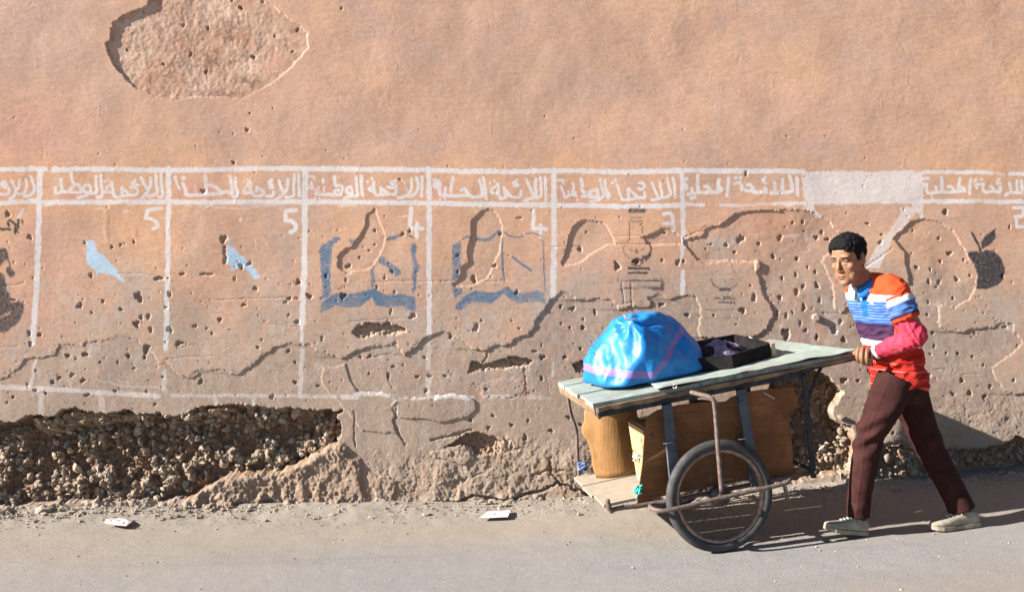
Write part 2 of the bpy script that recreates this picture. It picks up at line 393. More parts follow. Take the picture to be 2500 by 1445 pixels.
# --- pits and shot holes: (x, y, rx, ry)
PITS = """73,580,8,11 207,593,3,5 295,598,5,4 327,591,3,6 273,603,5,3 222,673,6,11 338,723,12,13 195,747,7,9 252,735,4,4 295,755,5,5 225,763,4,3 333,790,7,11 345,774,6,5 363,772,5,7 369,804,5,6 406,750,4,4 414,717,4,7 414,805,8,7 476,796,8,4 537,780,5,6 504,802,3,3 595,744,7,6 623,705,6,6 588,650,6,6 609,644,5,5 549,610,5,14 546,583,8,9 550,634,4,10 573,680,6,6 497,467,7,6 446,669,9,3 503,669,12,4 387,679,11,6 411,679,3,2 33,732,6,3 20,524,7,6 71,813,5,8 95,818,7,7 570,397,4,4 617,139,6,6 727,74,6,6 714,126,4,4 670,88,4,5 587,18,5,5 641,4,5,5 565,2,4,4 398,157,4,5 464,133,3,5 506,67,4,5 446,61,4,4 308,122,3,3 502,176,4,4 603,317,6,5 610,277,2,2 835,22,3,4 666,265,2,3 729,689,7,7 756,723,9,9 984,572,8,6 1001,564,4,4 977,438,3,3 957,662,6,6 939,679,3,4 939,528,2,3 796,673,4,5 1016,665,5,2 964,713,3,6 920,701,3,5 954,762,3,10 1007,772,7,6 838,722,9,12 697,738,5,4 707,729,4,4 725,728,4,3 726,786,7,5 705,769,3,5 1118,624,4,4 1118,664,4,5 1156,682,5,9 1162,802,7,10 1222,571,5,6 1262,714,4,7 1250,783,4,4 1268,802,3,3 1176,783,3,3 1208,649,4,4 1269,533,7,2 915,563,4,4 915,598,3,3 902,612,5,2 878,629,4,5 851,650,6,6 845,683,3,5 1416,609,5,5 1432,567,4,3 1655,641,7,8 1669,638,6,6 1617,636,3,5 1506,649,8,9 1553,640,10,5 1623,568,4,4 1370,748,4,5 1399,754,6,5 1453,763,3,7 1425,780,3,4 1371,790,5,4 1392,800,2,5 1424,800,5,5 1615,744,6,5 1678,769,6,5 1822,423,4,6 1810,583,10,8 1774,598,6,6 1853,595,4,4 1905,581,6,7 1794,616,4,4 1736,597,3,3 1724,607,2,2 1889,627,6,8 1947,632,7,6 2008,567,5,5 1965,565,3,4 1994,580,6,6 2022,584,5,5 1911,680,4,7 1944,671,4,8 1991,664,4,7 1973,653,3,4 1995,698,5,7 1962,699,3,5 1946,713,5,8 1905,727,6,9 1964,750,6,10 2002,734,4,8 1898,764,4,8 1921,771,4,8 1936,763,2,4 1955,788,4,10 1919,815,9,13 1967,807,5,7 1995,823,4,7 2037,807,7,9 1841,728,5,9 1813,758,9,7 1743,769,4,4 1833,697,3,2 1798,792,3,2 1936,544,3,4 1961,542,4,4 2120,546,5,3 2154,573,4,4 2150,592,5,4 2308,518,6,6 2230,563,3,3 2293,583,4,5 2227,618,3,3 2320,619,6,5 2297,638,3,4 2355,634,3,4 2238,653,5,4 2272,658,3,5 2268,688,5,8 2293,689,4,6 2337,682,6,5 2369,673,4,5 2448,674,5,7 2287,701,3,3 2268,738,3,7 2327,728,3,5 2265,768,4,4 2279,813,4,3 2466,554,2,6 2053,786,4,8 2381,814,3,5 2454,798,6,5 2061,830,5,6 1922,811,4,4 2284,846,3,6 2274,865,3,3 2313,862,3,3 2341,863,4,4 2376,871,3,5 2403,891,4,5 2419,944,6,6 2350,929,6,6 2329,963,6,6 2369,960,6,6 2405,969,5,5 2258,950,6,6 2061,929,7,7 2097,930,7,4 2127,957,4,3 2270,915,5,5 2476,929,3,6 2182,1057,4,5 2485,844,3,5 74,839,5,9 70,814,5,7 164,868,5,5 207,865,6,5 185,876,3,4 176,915,6,6 144,922,5,5 128,933,5,4 203,928,6,6 313,868,5,6 288,884,3,4 245,884,5,3 328,899,5,3 358,956,5,4 281,955,4,4 86,904,3,6 112,960,4,6 32,969,4,5 18,982,4,4 85,953,7,3 66,938,5,4 214,964,8,4 437,838,9,6 358,850,8,10 353,872,5,5 490,933,4,8 517,814,4,5 560,805,2,2 664,969,6,7 720,933,4,5 704,857,5,4 720,884,3,5 398,920,3,3 378,987,4,3 786,827,3,6 776,942,5,4 639,829,2,4 630,848,3,4 536,783,4,5 903,870,7,5 879,872,4,3 984,892,3,5 901,912,3,3 899,920,2,2 948,917,4,7 1019,920,6,5 1048,918,8,5 1086,918,6,4 1036,873,4,3 1187,951,6,3 1157,937,2,3 1193,1045,5,4 1149,1026,7,7 1204,1015,5,4 1249,1038,7,5 1290,1027,5,6 1346,1052,5,5 1282,1069,5,7 1323,925,4,6 1304,858,7,3 1325,872,5,6 1380,872,6,6 1100,822,4,5 1323,844,2,5 1418,851,3,5 1389,1019,5,5 1418,1036,5,4 1041,953,4,6 835,1000,4,4 960,895,4,3 1700,870,4,6 1640,850,4,5 2160,800,5,6 2140,860,4,6"""
pitm = np.zeros_like(H)
for q in PITS.split():
    x, y, rx, ry = map(float, q.split(','))
    r_ = random.Random(int(x * 31 + y)); g_ = r_.choice([.72, .85, .95, 1.05]); rx = rx * g_ + 0.3; ry = ry * g_ + 0.3
    m = max(rx, ry) * 2 + 6
    c0 = int(max(0, (x - m - U[0, 0]) / CU)); c1 = int(min(nx, (x + m - U[0, 0]) / CU + 1)); r0 = int(max(0, (y - m - V[0, 0]) / CU)); r1 = int(min(nz, (y + m - V[0, 0]) / CU + 1))
    if c1 <= c0 or r1 <= r0: continue
    sl = (slice(r0, r1), slice(c0, c1)); du = U[sl] - x; dv = V[sl] - y
    th = np.arctan2(dv, du); sh = 1 + 0.20 * np.cos(2 * th + r_.uniform(0, 6)) + 0.18 * np.cos(3 * th + r_.uniform(0, 6)) + 0.12 * np.cos(5 * th + r_.uniform(0, 6)) + .10 * wx1[sl]
    tilt = r_.uniform(-0.25, 0.45)
    d = np.hypot((du + tilt * dv * .4) / rx, dv / ry) / sh
    dep = min(0.006 + 0.0017 * min(rx, ry), 0.028) * r_.choice([.55, .8, 1, 1.1])
    prof = np.clip((1 - d ** 3) * 1.5, 0, 1)
    cur = pitm[sl]; pitm[sl] = np.maximum(cur, prof * dep)
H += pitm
# scattered tiny chips
for i in range(520):
    x = rng.uniform(-30, 2530); y = rng.choice([rng.uniform(560, 1000), rng.uniform(700, 1000), rng.uniform(250, 560)], p=[.45, .45, .10]); r = rng.uniform(1.3, 2.6)
    c = int((x - U[0, 0]) / CU); rr = int((y - V[0, 0]) / CU)
    if 3 < c < nx - 4 and 3 < rr < nz - 4:
        sl = (slice(rr - 3, rr + 4), slice(c - 3, c + 4)); H[sl] += np.clip(1 - (np.hypot(U[sl] - x, V[sl] - y) / (r * 1.3)) ** 2, 0, 1) * 0.0035
# --- cracks and scratches as grooves
def groove(P, wd, dep, warp=1.5, o=(0, 0), s=1.0):
    sl, m = seg(P, wd, warp, o, s, 2.0)
    if sl: H[sl] += m * dep
groove([(1060,1222),(1085,1226),(1120,1222),(1160,1208),(1200,1214),(1240,1222),(1280,1206),(1325,1196),(1345,1188),(1362,1178),(1380,1184),(1420,1200),(1440,1210)], 6, 0.028)
groove([(1362,1178),(1350,1160),(1345,1130)], 4, 0.012); groove([(968,1000),(962,1030),(972,1060),(990,1085)], 4, 0.010)
groove([(866,1000),(864,1050),(868,1090)], 3, 0.006); groove([(1100,1175),(1140,1168),(1180,1156)], 3, 0.008); groove([(1300,1160),(1340,1148),(1378,1146)], 3.5, 0.01)
groove([(1281,892),(1283,935),(1278,960),(1240,975)], 2.5, 0.004); groove([(945,905),(950,930),(960,948)], 2.5, 0.004); groove([(2142,1090),(2200,1080),(2230,1090),(2262,1105)], 6, 0.02)
groove([(1190,856),(1187,880),(1175,892)], 3, 0.008); groove([(1330,905),(1345,965)], 2, 0.002); groove([(1150,1050),(1100,1065),(1050,1075)], 6, 0.01)
for P in ([(915,688),(1000,686),(1060,686)], [(1060,687),(1130,686)], [(1186,686),(1217,687)], [(290,668),(340,669),(380,671)], [(0,698),(30,697),(60,689)], [(510,733),(600,729),(700,727)], [(850,785),(940,779),(1005,776)], [(1495,577),(1565,575)], [(1500,597),(1580,597)], [(1666,583),(1700,566),(1730,563)], [(1670,590),(1700,583)], [(640,790),(700,795),(735,797)], [(1540,690),(1543,750)], [(1518,690),(1524,740)], [(1506,744),(1545,738)], [(2180,606),(2110,655)], [(430,850),(470,842),(500,846)], [(400,880),(440,872),(520,868)], [(2150,1058),(2200,1062)], [(2280,905),(2300,900),(2340,912)], [(2350,915),(2400,912)], [(1350,602),(1420,601)], [(905,872),(960,862)], [(0,848),(42,846)]):
    groove(P, 2.2, 0.0030, 0.8)
for i in range(70):                                          # trowel nicks in the upper render
    x = rng.uniform(0, 2500); y = rng.uniform(0, 640); a = rng.normal(1.3, 0.5); L = rng.uniform(6, 34)
    sl, m = seg([(x, y), (x + L * math.cos(a), y + L * math.sin(a))], 2.2, 0.6, soft=2.5)
    if sl: H[sl] += m * rng.choice([-1, 1]) * 0.0011
for P in ([(258,520),(268,506),(290,497),(315,490)], [(262,590),(258,560),(262,530)], [(327,560),(330,575)]):   # shallow ring where something was stuck
    sl, m = seg(P, 9, 1.0, soft=6)
    H[sl] -= m * 0.0009
# step in the upper coat right, soft ridges
for P, d_ in (([(1925,215),(1985,250),(1930,300),(1880,330)], .0018), ([(2200,0),(2180,120),(2150,230)], .002), ([(2380,10),(2420,120),(2500,260)], .003), ([(1660,0),(1640,90),(1665,170)], .0025), ([(920,60),(960,190),(930,290)], .0022), ([(520,330),(560,400)], .0015), ([(830,260),(870,290),(840,330)], .0012)):
    sl, m = seg(P, 60, 3.0, soft=60, pad=70); H[sl] -= m * d_

# ------------------------------------------------------------------ colour of plaster and paint (masks held per vertex)
def C(*c): return np.array(c, np.float32)
def mixc(A, m, c): A += (c - A) * m[..., None]
b1 = spec(80, 700, 1.5, 41); b2 = spec(25, 160, 1.3, 42); b3 = spec(4, 30, 0.9, 43, ax=1.0, ay=0.5); b4 = spec(60, 400, 1.5, 44)
A = np.empty((nz, nx, 3), np.float32); A[:] = C(.508, .314, .222)
mixc(A, np.clip(0.35 * b1 + 0.15 * b2, 0, .8), C(.455, .300, .225))
mixc(A, np.clip(-0.3 * b1 + 0.15 * b2, 0, .7), C(.545, .335, .215))
mixc(A, sst(420, 60, U) * sst(330, 60, V) * .55, C(.47, .325, .27))
mixc(A, np.exp(-(((U - 60) / 120) ** 2 + ((V - 350) / 110) ** 2)) * .6, C(.52, .27, .215))
mixc(A, np.exp(-(((U - 70) / 60) ** 2 + ((V - 700) / 260) ** 2)) * .55, C(.50, .27, .205))
mixc(A, np.exp(-(((U - 1230) / 260) ** 2 + ((V - 110) / 90) ** 2)) * .35 * (1 + .4 * b2), C(.40, .26, .20))
mixc(A, np.exp(-(((U - 1350) / 300) ** 2 + ((V - 210) / 60) ** 2)) * .25, C(.42, .28, .21))
mixc(A, np.clip(sst(330, 420, V) * sst(760, 640, V) * (.4 + .3 * b4), 0, .75), C(.57, .330, .200))
pink = np.exp(-(((U - 1480) / 110) ** 2 + ((V - 690) / 70) ** 2)) + np.exp(-(((U - 1700) / 120) ** 2 + ((V - 680) / 50) ** 2)) * .7 + np.exp(-(((U - 270) / 250) ** 2 + ((V - 870) / 50) ** 2)) * .5
mixc(A, np.clip(pink * .6, 0, .8), C(.47, .275, .22))
st = np.zeros_like(W) if False else np.zeros((nz, nx), np.float32); r_ = random.Random(21)
for i in range(46):                            # trowel sweeps and drip marks in the wash
    x = r_.uniform(-20, 2520); y = r_.uniform(-40, 560); L_ = r_.uniform(40, 170); a = r_.gauss(1.5, .35); wd = r_.uniform(5, 26)
    sl, m = seg([(x, y), (x + L_ * .5 * math.cos(a) + r_.uniform(-6, 6), y + L_ * .5 * math.sin(a)), (x + L_ * math.cos(a), y + L_ * math.sin(a))], wd, 3.0, soft=wd * .9, pad=30)
    if sl: st[sl] += m * r_.choice([-1, 1]) * r_.uniform(.2, .6)
mixc(A, np.clip(st, 0, .45), C(.57, .39, .28)); mixc(A, np.clip(-st, 0, .4), C(.42, .265, .195))
mixc(A, np.clip(.45 * spec(30, 260, 1.4, 49) - .25, 0, .4) * sst(520, 380, V), C(.45, .305, .245))
# grime that rises from the ground
gv = V + 45 * b1 + 22 * b2 + 40 * sst(900, 1500, U) - 25 * sst(420, 0, U)
mixc(A, sst(660, 830, gv) * (.80 + .08 * b2).clip(0, 1), C(.385, .295, .228))
mixc(A, sst(840, 1100, gv) * .8, C(.350, .268, .210))
# under-coat
mixc(A, m_low * (sst(560, 520, V) * .5 + .5), C(.400, .262, .190))
mixc(A, m_low * sst(640, 860, gv) * .9, C(.335, .254, .200))
mixc(A, m_low * np.exp(-(((U - 1890) / 100) ** 2 + ((V - 545) / 45) ** 2)) * .7, C(.47, .255, .165))
mixc(A, m_pat * .75, C(.430, .272, .192))
mixc(A, m_top * .75, C(.440, .285, .210)); mixc(A, m_top * np.clip(.25 * b2 + .35 * b4, 0, .7), C(.50, .36, .27)); mixc(A, m_top * np.clip(.35 * spec(8, 60, 1.1, 45) - .1, 0, .8), C(.28, .155, .10)); mixc(A, m_top * np.clip(-.3 * b2, 0, .6), C(.46, .255, .165))
for cx, cy, rx, ry, k in ((500, 150, 50, 22, .6), (610, 200, 35, 14, .6), (540, 228, 30, 8, .7), (560, 70, 40, 30, .3), (420, 180, 30, 26, .35)):
    mixc(A, m_top * np.clip(np.exp(-(((U - cx) / rx) ** 2 + ((V - cy) / ry) ** 2)) * k * (1 + .8 * spec(5, 30, 1, 46)), 0, .8), C(.20, .12, .08))
# lowest, sandy zone and rubble hollows
mixc(A, sst(1000, 1090, V + 25 * b2) * .6, C(.350, .278, .220)); mixc(A, base * np.clip(.3 * rg2, 0, .5), C(.42, .28, .20)); mixc(A, base * np.clip(-.3 * rg2, 0, .6), C(.30, .20, .135))
earth = spec(10, 80, 1.0, 51)
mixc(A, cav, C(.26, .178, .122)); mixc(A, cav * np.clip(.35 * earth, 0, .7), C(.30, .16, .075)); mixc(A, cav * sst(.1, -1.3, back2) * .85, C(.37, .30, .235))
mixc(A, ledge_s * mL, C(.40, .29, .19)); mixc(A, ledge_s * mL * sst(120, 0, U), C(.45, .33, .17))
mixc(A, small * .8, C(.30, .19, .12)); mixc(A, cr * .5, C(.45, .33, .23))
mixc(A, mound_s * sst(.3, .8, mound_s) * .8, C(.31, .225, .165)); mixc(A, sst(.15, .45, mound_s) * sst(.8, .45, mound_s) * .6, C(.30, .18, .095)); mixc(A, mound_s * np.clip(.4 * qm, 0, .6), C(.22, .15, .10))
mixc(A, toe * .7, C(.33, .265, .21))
mixc(A, np.clip(pitm / .004, 0, 1) * .45, C(.27, .175, .115))  # pit interiors browned by depth: their shadow tone put into the colour
# grey water stains
for cx, cy, rx, ry, k in ((300, 700, 60, 50, .35), (700, 620, 90, 90, .25), (1050, 790, 160, 60, .3), (2040, 800, 18, 45, .5), (1985, 815, 9, 38, .5), (1770, 592, 50, 12, .7), (1190, 780, 60, 30, -.0), (320, 640, 40, 30, .3), (2450, 760, 60, 50, .45)):
    if k: mixc(A, np.clip(np.exp(-(((U - cx) / rx) ** 2 + ((V - cy) / ry) ** 2)) * k * (1 + .4 * b2), 0, .8), C(.40, .33, .28))
mixc(A, np.exp(-(((U - 1255) / 38) ** 2 + ((V - 790) / 60) ** 2)) * .5 * (1 - m_low), C(.54, .30, .18))
bs = spec(5, 50, .9, 47, ax=.5, ay=1.0); bh = spec(10, 120, 1.1, 48, ax=.35, ay=1.0)
zone = sst(560, 720, V) * sst(1010, 930, V); mixc(A, zone * np.clip(.32 * bh - .12, 0, .6), C(.44, .36, .31)); mixc(A, zone * np.clip(.30 * bs - .2, 0, .6), C(.27, .19, .145)); mixc(A, zone * np.clip(-.3 * bh - .2, 0, .5), C(.52, .30, .21))
A *= (1 + 0.035 * b3 + 0.02 * b2)[..., None]

A0 = np.clip(A, .02, .9).copy()
W = np.zeros((nz, nx), np.float32)            # white lime paint
kA = dict(o=(0, 400), s=5.952); kB = dict(o=(410, 400), s=7.2235); kC = dict(o=(740, 400), s=7.225); kD = dict(o=(1040, 400), s=7.225)
kE = dict(o=(1350, 400), s=7.225); kF = dict(o=(1650, 400), s=7.225); kG = dict(o=(2180, 400), s=7.225)
def ws(k, wd, *polys, op=1.0):
    for P in polys:
        P = [p for p in P]
        if len(P) > 2:
            c = curve_pts([Vector((x, y, 0)) for x, y in P], 3); P = [(p.x, p.y) for p in c]
        stroke(W, P, wd, op, 0.5, **k)
# grid lines
for P, wd, op in (([(-40,414),(58,414)],11,1),([(62,412),(70,417)],6,.6),([(72,412),(112,413)],12,1),([(112,417),(124,420)],4,.6),([(131,415),(200,413),(320,414),(403,416),(520,415),(640,411),(750,412),(860,413),(990,415),(1050,416),(1220,420),(1350,417),(1530,420),(1664,417),(1830,418),(1960,418)],12,1),
    ([(2250,421),(2390,421),(2420,423)],9,1),([(2420,423),(2450,426)],5,.7),([(2466,425),(2475,424),(2560,424)],10,1),
    ([(-40,497),(0,496),(82,491),(105,494),(235,494),(403,493),(425,494),(740,493),(880,494),(1046,496),(1160,499),(1350,501),(1530,504),(1664,502)],12,1),([(1670,500),(1718,501)],8,.9),([(1760,500),(1800,502)],7,.7),([(1800,502),(1860,499),(1900,498)],6,.45),([(1890,497),(1966,497)],9,.9),
    ([(2245,492),(2390,491),(2470,493),(2560,491)],10,1),
    ([(98,414),(96,500),(93,600),(89,690),(83,780),(80,838)],13.5,1),([(97,412),(108,412),(100,430)],6,1),([(85,880),(80,910),(76,945)],9,.6),
    ([(411,412),(412,500),(411,600),(409,700),(407,790),(405,850)],12,1),([(402,905),(400,950)],12,.5),
    ([(745,412),(744,500),(743,650),(738,760),(737,792)],14,1),([(737,797),(736,806)],9,1),([(737,812),(736,836)],9,.9),([(737,855),(734,900),(733,968)],11,.65),
    ([(1046,412),(1048,500),(1047,700),(1048,782)],12.5,1),([(1048,786),(1047,818)],12,1),([(1047,838),(1046,900)],10,.5),([(1046,920),(1045,960)],12,.65),
    ([(1352,417),(1353,600),(1350,722)],13.5,1),([(1350,885),(1349,918)],7,.5),([(1664,417),(1667,500),(1668,584)],11,1),([(1666,600),(1666,632)],10,.8),([(1667,664),(1666,719)],11,.9),
    ([(-40,943),(0,944),(130,950),(250,958),(388,967)],12,.62),([(236,928),(310,944),(392,946)],2.5,.5),([(420,966),(560,965),(820,968)],9,.45),([(835,968),(872,969)],12,.7),([(868,962),(920,960),(962,968)],10,.85),([(1005,975),(1058,968)],6,.6),([(1062,970),(1100,966),(1152,972)],10,.9),([(1182,968),(1262,970)],9,.6),([(1290,970),(1340,972)],10,.35),
    ([(101,965),(100,1012)],14,.42),([(246,968),(250,1008)],13,.42),([(525,972),(526,986)],9,.5),([(619,972),(619,985)],9,.5),([(964,975),(966,1000)],12,.35),([(1140,970),(1141,1000)],12,.35),
    ([(1322,565),(1322,566)],3,.3)):
    stroke(W, P, wd, op, 0.8)
# header band, right to left script, and the figures
ws(kA, 7, [(450,180),(480,270),(505,350),(480,430),(410,470),(350,465)], [(385,235),(390,330),(370,400),(330,430),(270,440)], [(290,235),(280,320),(240,400),(200,480),(150,510)], [(175,250),(215,330),(245,385)], [(130,350),(145,400),(110,440),(50,455),(-20,450)], [(85,260),(30,290),(50,330),(100,310),(90,350)])
ws(kA, 7.5, [(2345,160),(2350,330),(2360,470),(2310,480)], [(2265,165),(2275,330),(2290,420),(2240,460),(2160,470)], [(2190,205),(2185,320),(2150,400),(2070,500)], [(2055,205),(2105,310),(2150,380)], [(1960,245),(1925,290),(2010,310)], [(1890,350),(1960,345),(2000,390),(1990,440),(1950,460),(1870,450),(1800,470),(1730,490),(1670,470),(1640,380),(1625,270)], [(1770,350),(1780,420),(1770,460)], [(1775,360),(1850,410)], [(1465,160),(1475,300),(1490,420),(1470,480),(1415,480)], [(1395,180),(1395,300),(1410,390),(1370,430),(1290,430),(1240,470),(1140,490)], [(1320,400),(1320,330),(1260,310),(1210,350),(1230,410),(1300,420)], [(1040,150),(1050,230),(1080,300)], [(1000,400),(1060,330),(1130,300),(1180,360),(1170,410),(1090,420),(990,410),(900,415),(820,430),(810,400),(810,340)], [(885,280),(900,340),(905,410)])
ws(kA, 6, [(1625,270),(1570,340),(1530,420),(1640,400)], op=.75); ws(kA, 7, [(1530,260)], [(1580,235)], op=.7); ws(kA, 10, [(880,235)])
ws(kA, 8.5, [(2340,645),(2150,665)], [(2150,665),(2140,720),(2120,790)], [(2120,790),(2220,810),(2290,870),(2280,920),(2220,945)]); ws(kA, 7.5, [(340,670),(270,780)]); ws(kA, 2, [(1400,640),(1500,650)], [(1800,690),(1930,705)], [(720,600),(760,590)]); ws(kA, 3, [(640,610),(720,600),(770,600)])
ws(kB, 7.5, [(2300,190),(2310,350),(2320,570)], [(2225,200),(2225,400),(2220,540),(2170,585),(2080,590)], [(2110,270),(2110,400),(2060,510),(1980,580),(1910,630)], [(1955,295),(1990,410),(2030,500)], [(1830,295),(1780,340),(1840,370),(1790,420),(1850,410)], [(1855,490),(1860,530),(1830,565),(1760,575),(1700,545)], [(1560,410),(1690,500),(1640,560),(1540,570),(1480,520),(1450,420),(1440,300)], [(1560,410),(1560,490)], [(1440,300),(1400,370),(1350,450),(1350,520),(1460,500)], [(1185,240),(1195,400),(1225,500),(1220,570),(1150,580)])
ws(kB, 8.5, [(1100,230),(1115,350),(1130,470),(1130,520),(1020,500),(900,530),(700,545),(500,555),(330,545),(300,440),(270,350)], [(740,370),(830,410),(930,490)], [(655,210),(670,350),(685,520)], op=.9); ws(kB, 7, [(490,380),(490,520)], op=.35); ws(kB, 10, [(280,250)], [(125,245)]); ws(kB, 6, [(130,260),(160,360),(210,440)], op=.75); ws(kB, 6, [(1340,315)]); ws(kB, 3, [(1370,240),(1400,270)])
ws(kB, 10, [(2250,815),(2080,835)], [(2080,835),(2065,1000)], [(2065,1000),(2170,1010),(2250,1080),(2240,1160),(2150,1205)]); ws(kB, 9, [(1280,990)]); ws(kB, 5, [(670,765),(760,740),(850,650)], op=.8); ws(kB, 2, [(840,770),(1200,790),(1460,805)], [(1280,760),(1890,740)], [(340,745),(430,750)], op=.8)
ws(kC, 7.5, [(2100,235),(2095,400),(2090,570)], [(2010,240),(2030,400),(2010,490),(1950,550),(1850,580)], [(1910,260),(1915,400),(1880,520),(1800,580),(1680,600)], [(1630,295),(1550,340),(1640,385),(1620,430),(1500,415)], [(1640,480),(1620,540),(1500,530),(1400,550),(1290,550),(1260,480),(1245,330)], [(1370,420),(1370,530)], [(1370,420),(1480,510)], [(1245,400),(1160,460),(1250,500)], [(1025,220),(1035,400),(1050,570)], [(930,230),(945,400),(960,560),(900,570),(830,570),(740,610)], [(860,540),(850,420),(780,430),(770,500),(850,520)], [(580,390),(680,390),(690,480),(660,540),(560,550),(450,545),(330,545),(220,530)], [(540,540),(560,480),(620,470)]); ws(kC, 3.5, [(1780,300),(1800,400),(1850,500)], op=.7)
ws(kC, 9, [(545,230),(560,330),(580,390)]); ws(kC, 7, [(1140,320)], [(1215,265)], [(345,270),(355,330)], [(215,610)], [(290,610)]); ws(kC, 6, [(370,410),(370,530)], [(270,410),(270,520)], [(215,450),(215,530)], [(180,240),(190,280)], [(110,220),(190,230)], [(150,330),(110,430),(170,430),(150,340)], op=.75)
ws(kC, 10, [(1905,785),(1890,1000),(1880,1140)], [(1880,1140),(2110,1140)]); ws(kC, 8.5, [(2010,1040),(2000,1290)]); ws(kC, 3.5, [(1680,935),(1860,920)], op=.6); ws(kC, 2, [(620,745),(930,745)])
ws(kD, 7, [(2100,240),(2110,400),(2115,640)], [(2015,240),(2030,400),(2030,560),(1960,600)], [(1935,260),(1930,400),(1940,580),(1890,600)], [(1770,280),(1820,400),(1900,590),(1830,620),(1740,650)], [(1600,300),(1550,340),(1620,370),(1560,395)], [(1680,480),(1650,590),(1520,580),(1440,560),(1390,600),(1330,620),(1290,560),(1270,460),(1265,350)], [(1375,430),(1400,600)], [(1375,430),(1500,570)], [(1260,370),(1150,470),(1180,520),(1290,490)], [(1015,240),(1040,400),(1065,620)], [(345,420),(320,560)])
ws(kD, 8, [(945,290),(980,430),(1000,560),(930,570),(840,590),(760,560),(600,565),(450,565),(330,560),(250,550),(235,480)], [(620,470),(680,450),(730,520),(800,570)], [(475,250),(450,380),(440,560)], [(240,480),(235,330),(170,310),(140,400),(230,440)], [(190,340),(190,420)]); ws(kD, 6.5, [(1130,340)], [(1210,295)], [(135,270)], [(205,245)], [(245,630)], [(335,620)])
ws(kD, 9.5, [(1900,825),(1890,1000),(1880,1140)], [(1880,1140),(2110,1150)]); ws(kD, 7.5, [(2020,1070),(2020,1290)])
ws(kE, 6.5, [(2120,250),(2140,400),(2150,600)], [(2020,260),(2040,400),(2070,520),(2020,580),(1900,610),(1740,640)], [(1885,320),(1900,420),(1930,590)], [(1745,340),(1790,450),(1850,590)], [(1520,340),(1600,350),(1620,400),(1560,450),(1500,430)], [(1610,500),(1620,600),(1500,600),(1400,630),(1330,620)], [(1330,620),(1330,440)], [(1330,440),(1480,580)], [(1330,640),(1220,630),(1180,520),(1130,360)], [(915,290),(930,430),(960,580)], [(960,480),(1000,560),(970,600)], [(830,270),(860,420),(900,550),(820,620),(660,670)])
ws(kE, 8, [(1050,345)], [(1100,290)], [(500,270),(520,400)], [(510,460),(620,560)], [(520,570),(640,570)]); ws(kE, 8.5, [(780,450),(800,590)], [(800,590),(660,590)], [(660,590),(660,480)], [(660,480),(780,450)]); ws(kE, 6, [(340,350),(370,400),(350,520)], [(300,540),(420,570)], [(140,400),(180,500),(210,590),(290,550)], [(90,290),(190,290)], [(180,300),(180,340)], [(430,640)], [(270,490),(290,560)], [(400,500),(390,570)])
ws(kE, 8.5, [(1950,880),(2075,875)], [(2075,875),(2110,960),(2100,1050)], [(2100,1060),(1950,1060)]); ws(kE, 7, [(2110,900),(2145,1170)], op=.8)
ws(kF, 8.5, [(2140,250),(2150,400),(2150,550)], [(2010,220),(2050,350),(2060,480)], [(2060,490),(1950,500),(1800,510),(1680,520)], [(1880,270),(1890,480)], [(1750,340),(1755,480)], [(1580,430),(1590,490),(1480,500),(1380,500)], [(1380,500),(1330,370),(1270,370)], [(1370,480),(1230,470)], [(1040,360),(1100,330),(1160,360),(1170,460)], [(930,250),(920,400),(905,560)], [(760,270),(750,400),(740,500)], [(740,500),(820,470),(780,420)], [(740,510),(600,500),(400,510),(220,535)], [(390,210),(385,350),(390,500)], [(510,400),(560,410),(610,490)], [(280,430),(280,520)], [(150,350),(190,400),(180,450)]); ws(kF, 6, [(1590,240),(1530,300),(1590,340)], op=.9); ws(kF, 9.5, [(1055,250)], [(1140,250)], [(275,610)], [(330,600)], [(190,270)])
ws(kG, 7.5, [(2270,290),(2280,500),(2200,520),(2060,510),(1990,560)], [(2190,300),(2200,500)], [(2060,340),(2080,450)], [(1900,410),(1890,490),(1760,490),(1620,500),(1580,430),(1600,350)], [(1720,400),(1760,410),(1780,480)], [(1590,350),(1480,370),(1480,430)], [(1365,260),(1360,400),(1350,530)], [(1180,260),(1160,400),(1160,480)], [(1160,480),(1270,480),(1190,400)], [(1160,490),(900,500),(750,510),(620,520),(600,440),(590,360)], [(860,240),(860,490)], [(980,400),(1050,420),(1080,480)], [(750,410),(770,490)], [(590,360),(540,370),(550,410)]); ws(kG, 6, [(1880,270),(1840,340),(1900,350)]); ws(kG, 8, [(1455,290)], [(1560,275)], [(550,260),(620,260)]); ws(kG, 6, [(680,560),(690,605)], op=.5)
ws(kG, 8, [(2140,780),(2312,770),(2400,770)], [(2305,780),(2305,920)], [(2305,920),(2160,940)], [(2160,940),(2190,1110)], [(2190,1110),(2400,1120)])
blk = poly([(1957,419),(2100,418),(2251,417),(2253,496),(2100,498),(1980,499),(1964,488)], .5, .7, 1); W = np.maximum(W, blk * (.86 + .05 * b3))
W = np.maximum(W, poly([(1962,495),(1986,498),(1990,515),(2012,530),(1992,532),(1985,518),(1964,512)], .6, .6) * .8)
W = np.maximum(W, poly([(2227,494),(2255,494),(2255,533),(2247,533),(2239,516),(2215,545),(2180,585),(2165,618),(2147,655),(2110,655),(2130,620),(2153,590),(2180,551),(2200,521),(2198,509),(2227,503)], .5, .8) * .72)
stroke(W, [(1916,577),(1950,575)], 7, .5); stroke(W, [(1969,575),(1970,588)], 10, .35); stroke(W, [(1985,790),(1985,840)], 14, .25); stroke(W, [(2045,790),(2020,850)], 26, .22)
W *= np.clip(1.05 - 0.10 * np.clip(spec(3, 12, .5, 61), -1, 3) - 0.10 * np.clip(b2, 0, 3) - .12 * sst(700, 900, V), 0, 1)
dab = np.zeros_like(W)                         # grey-pink overpaint behind the words
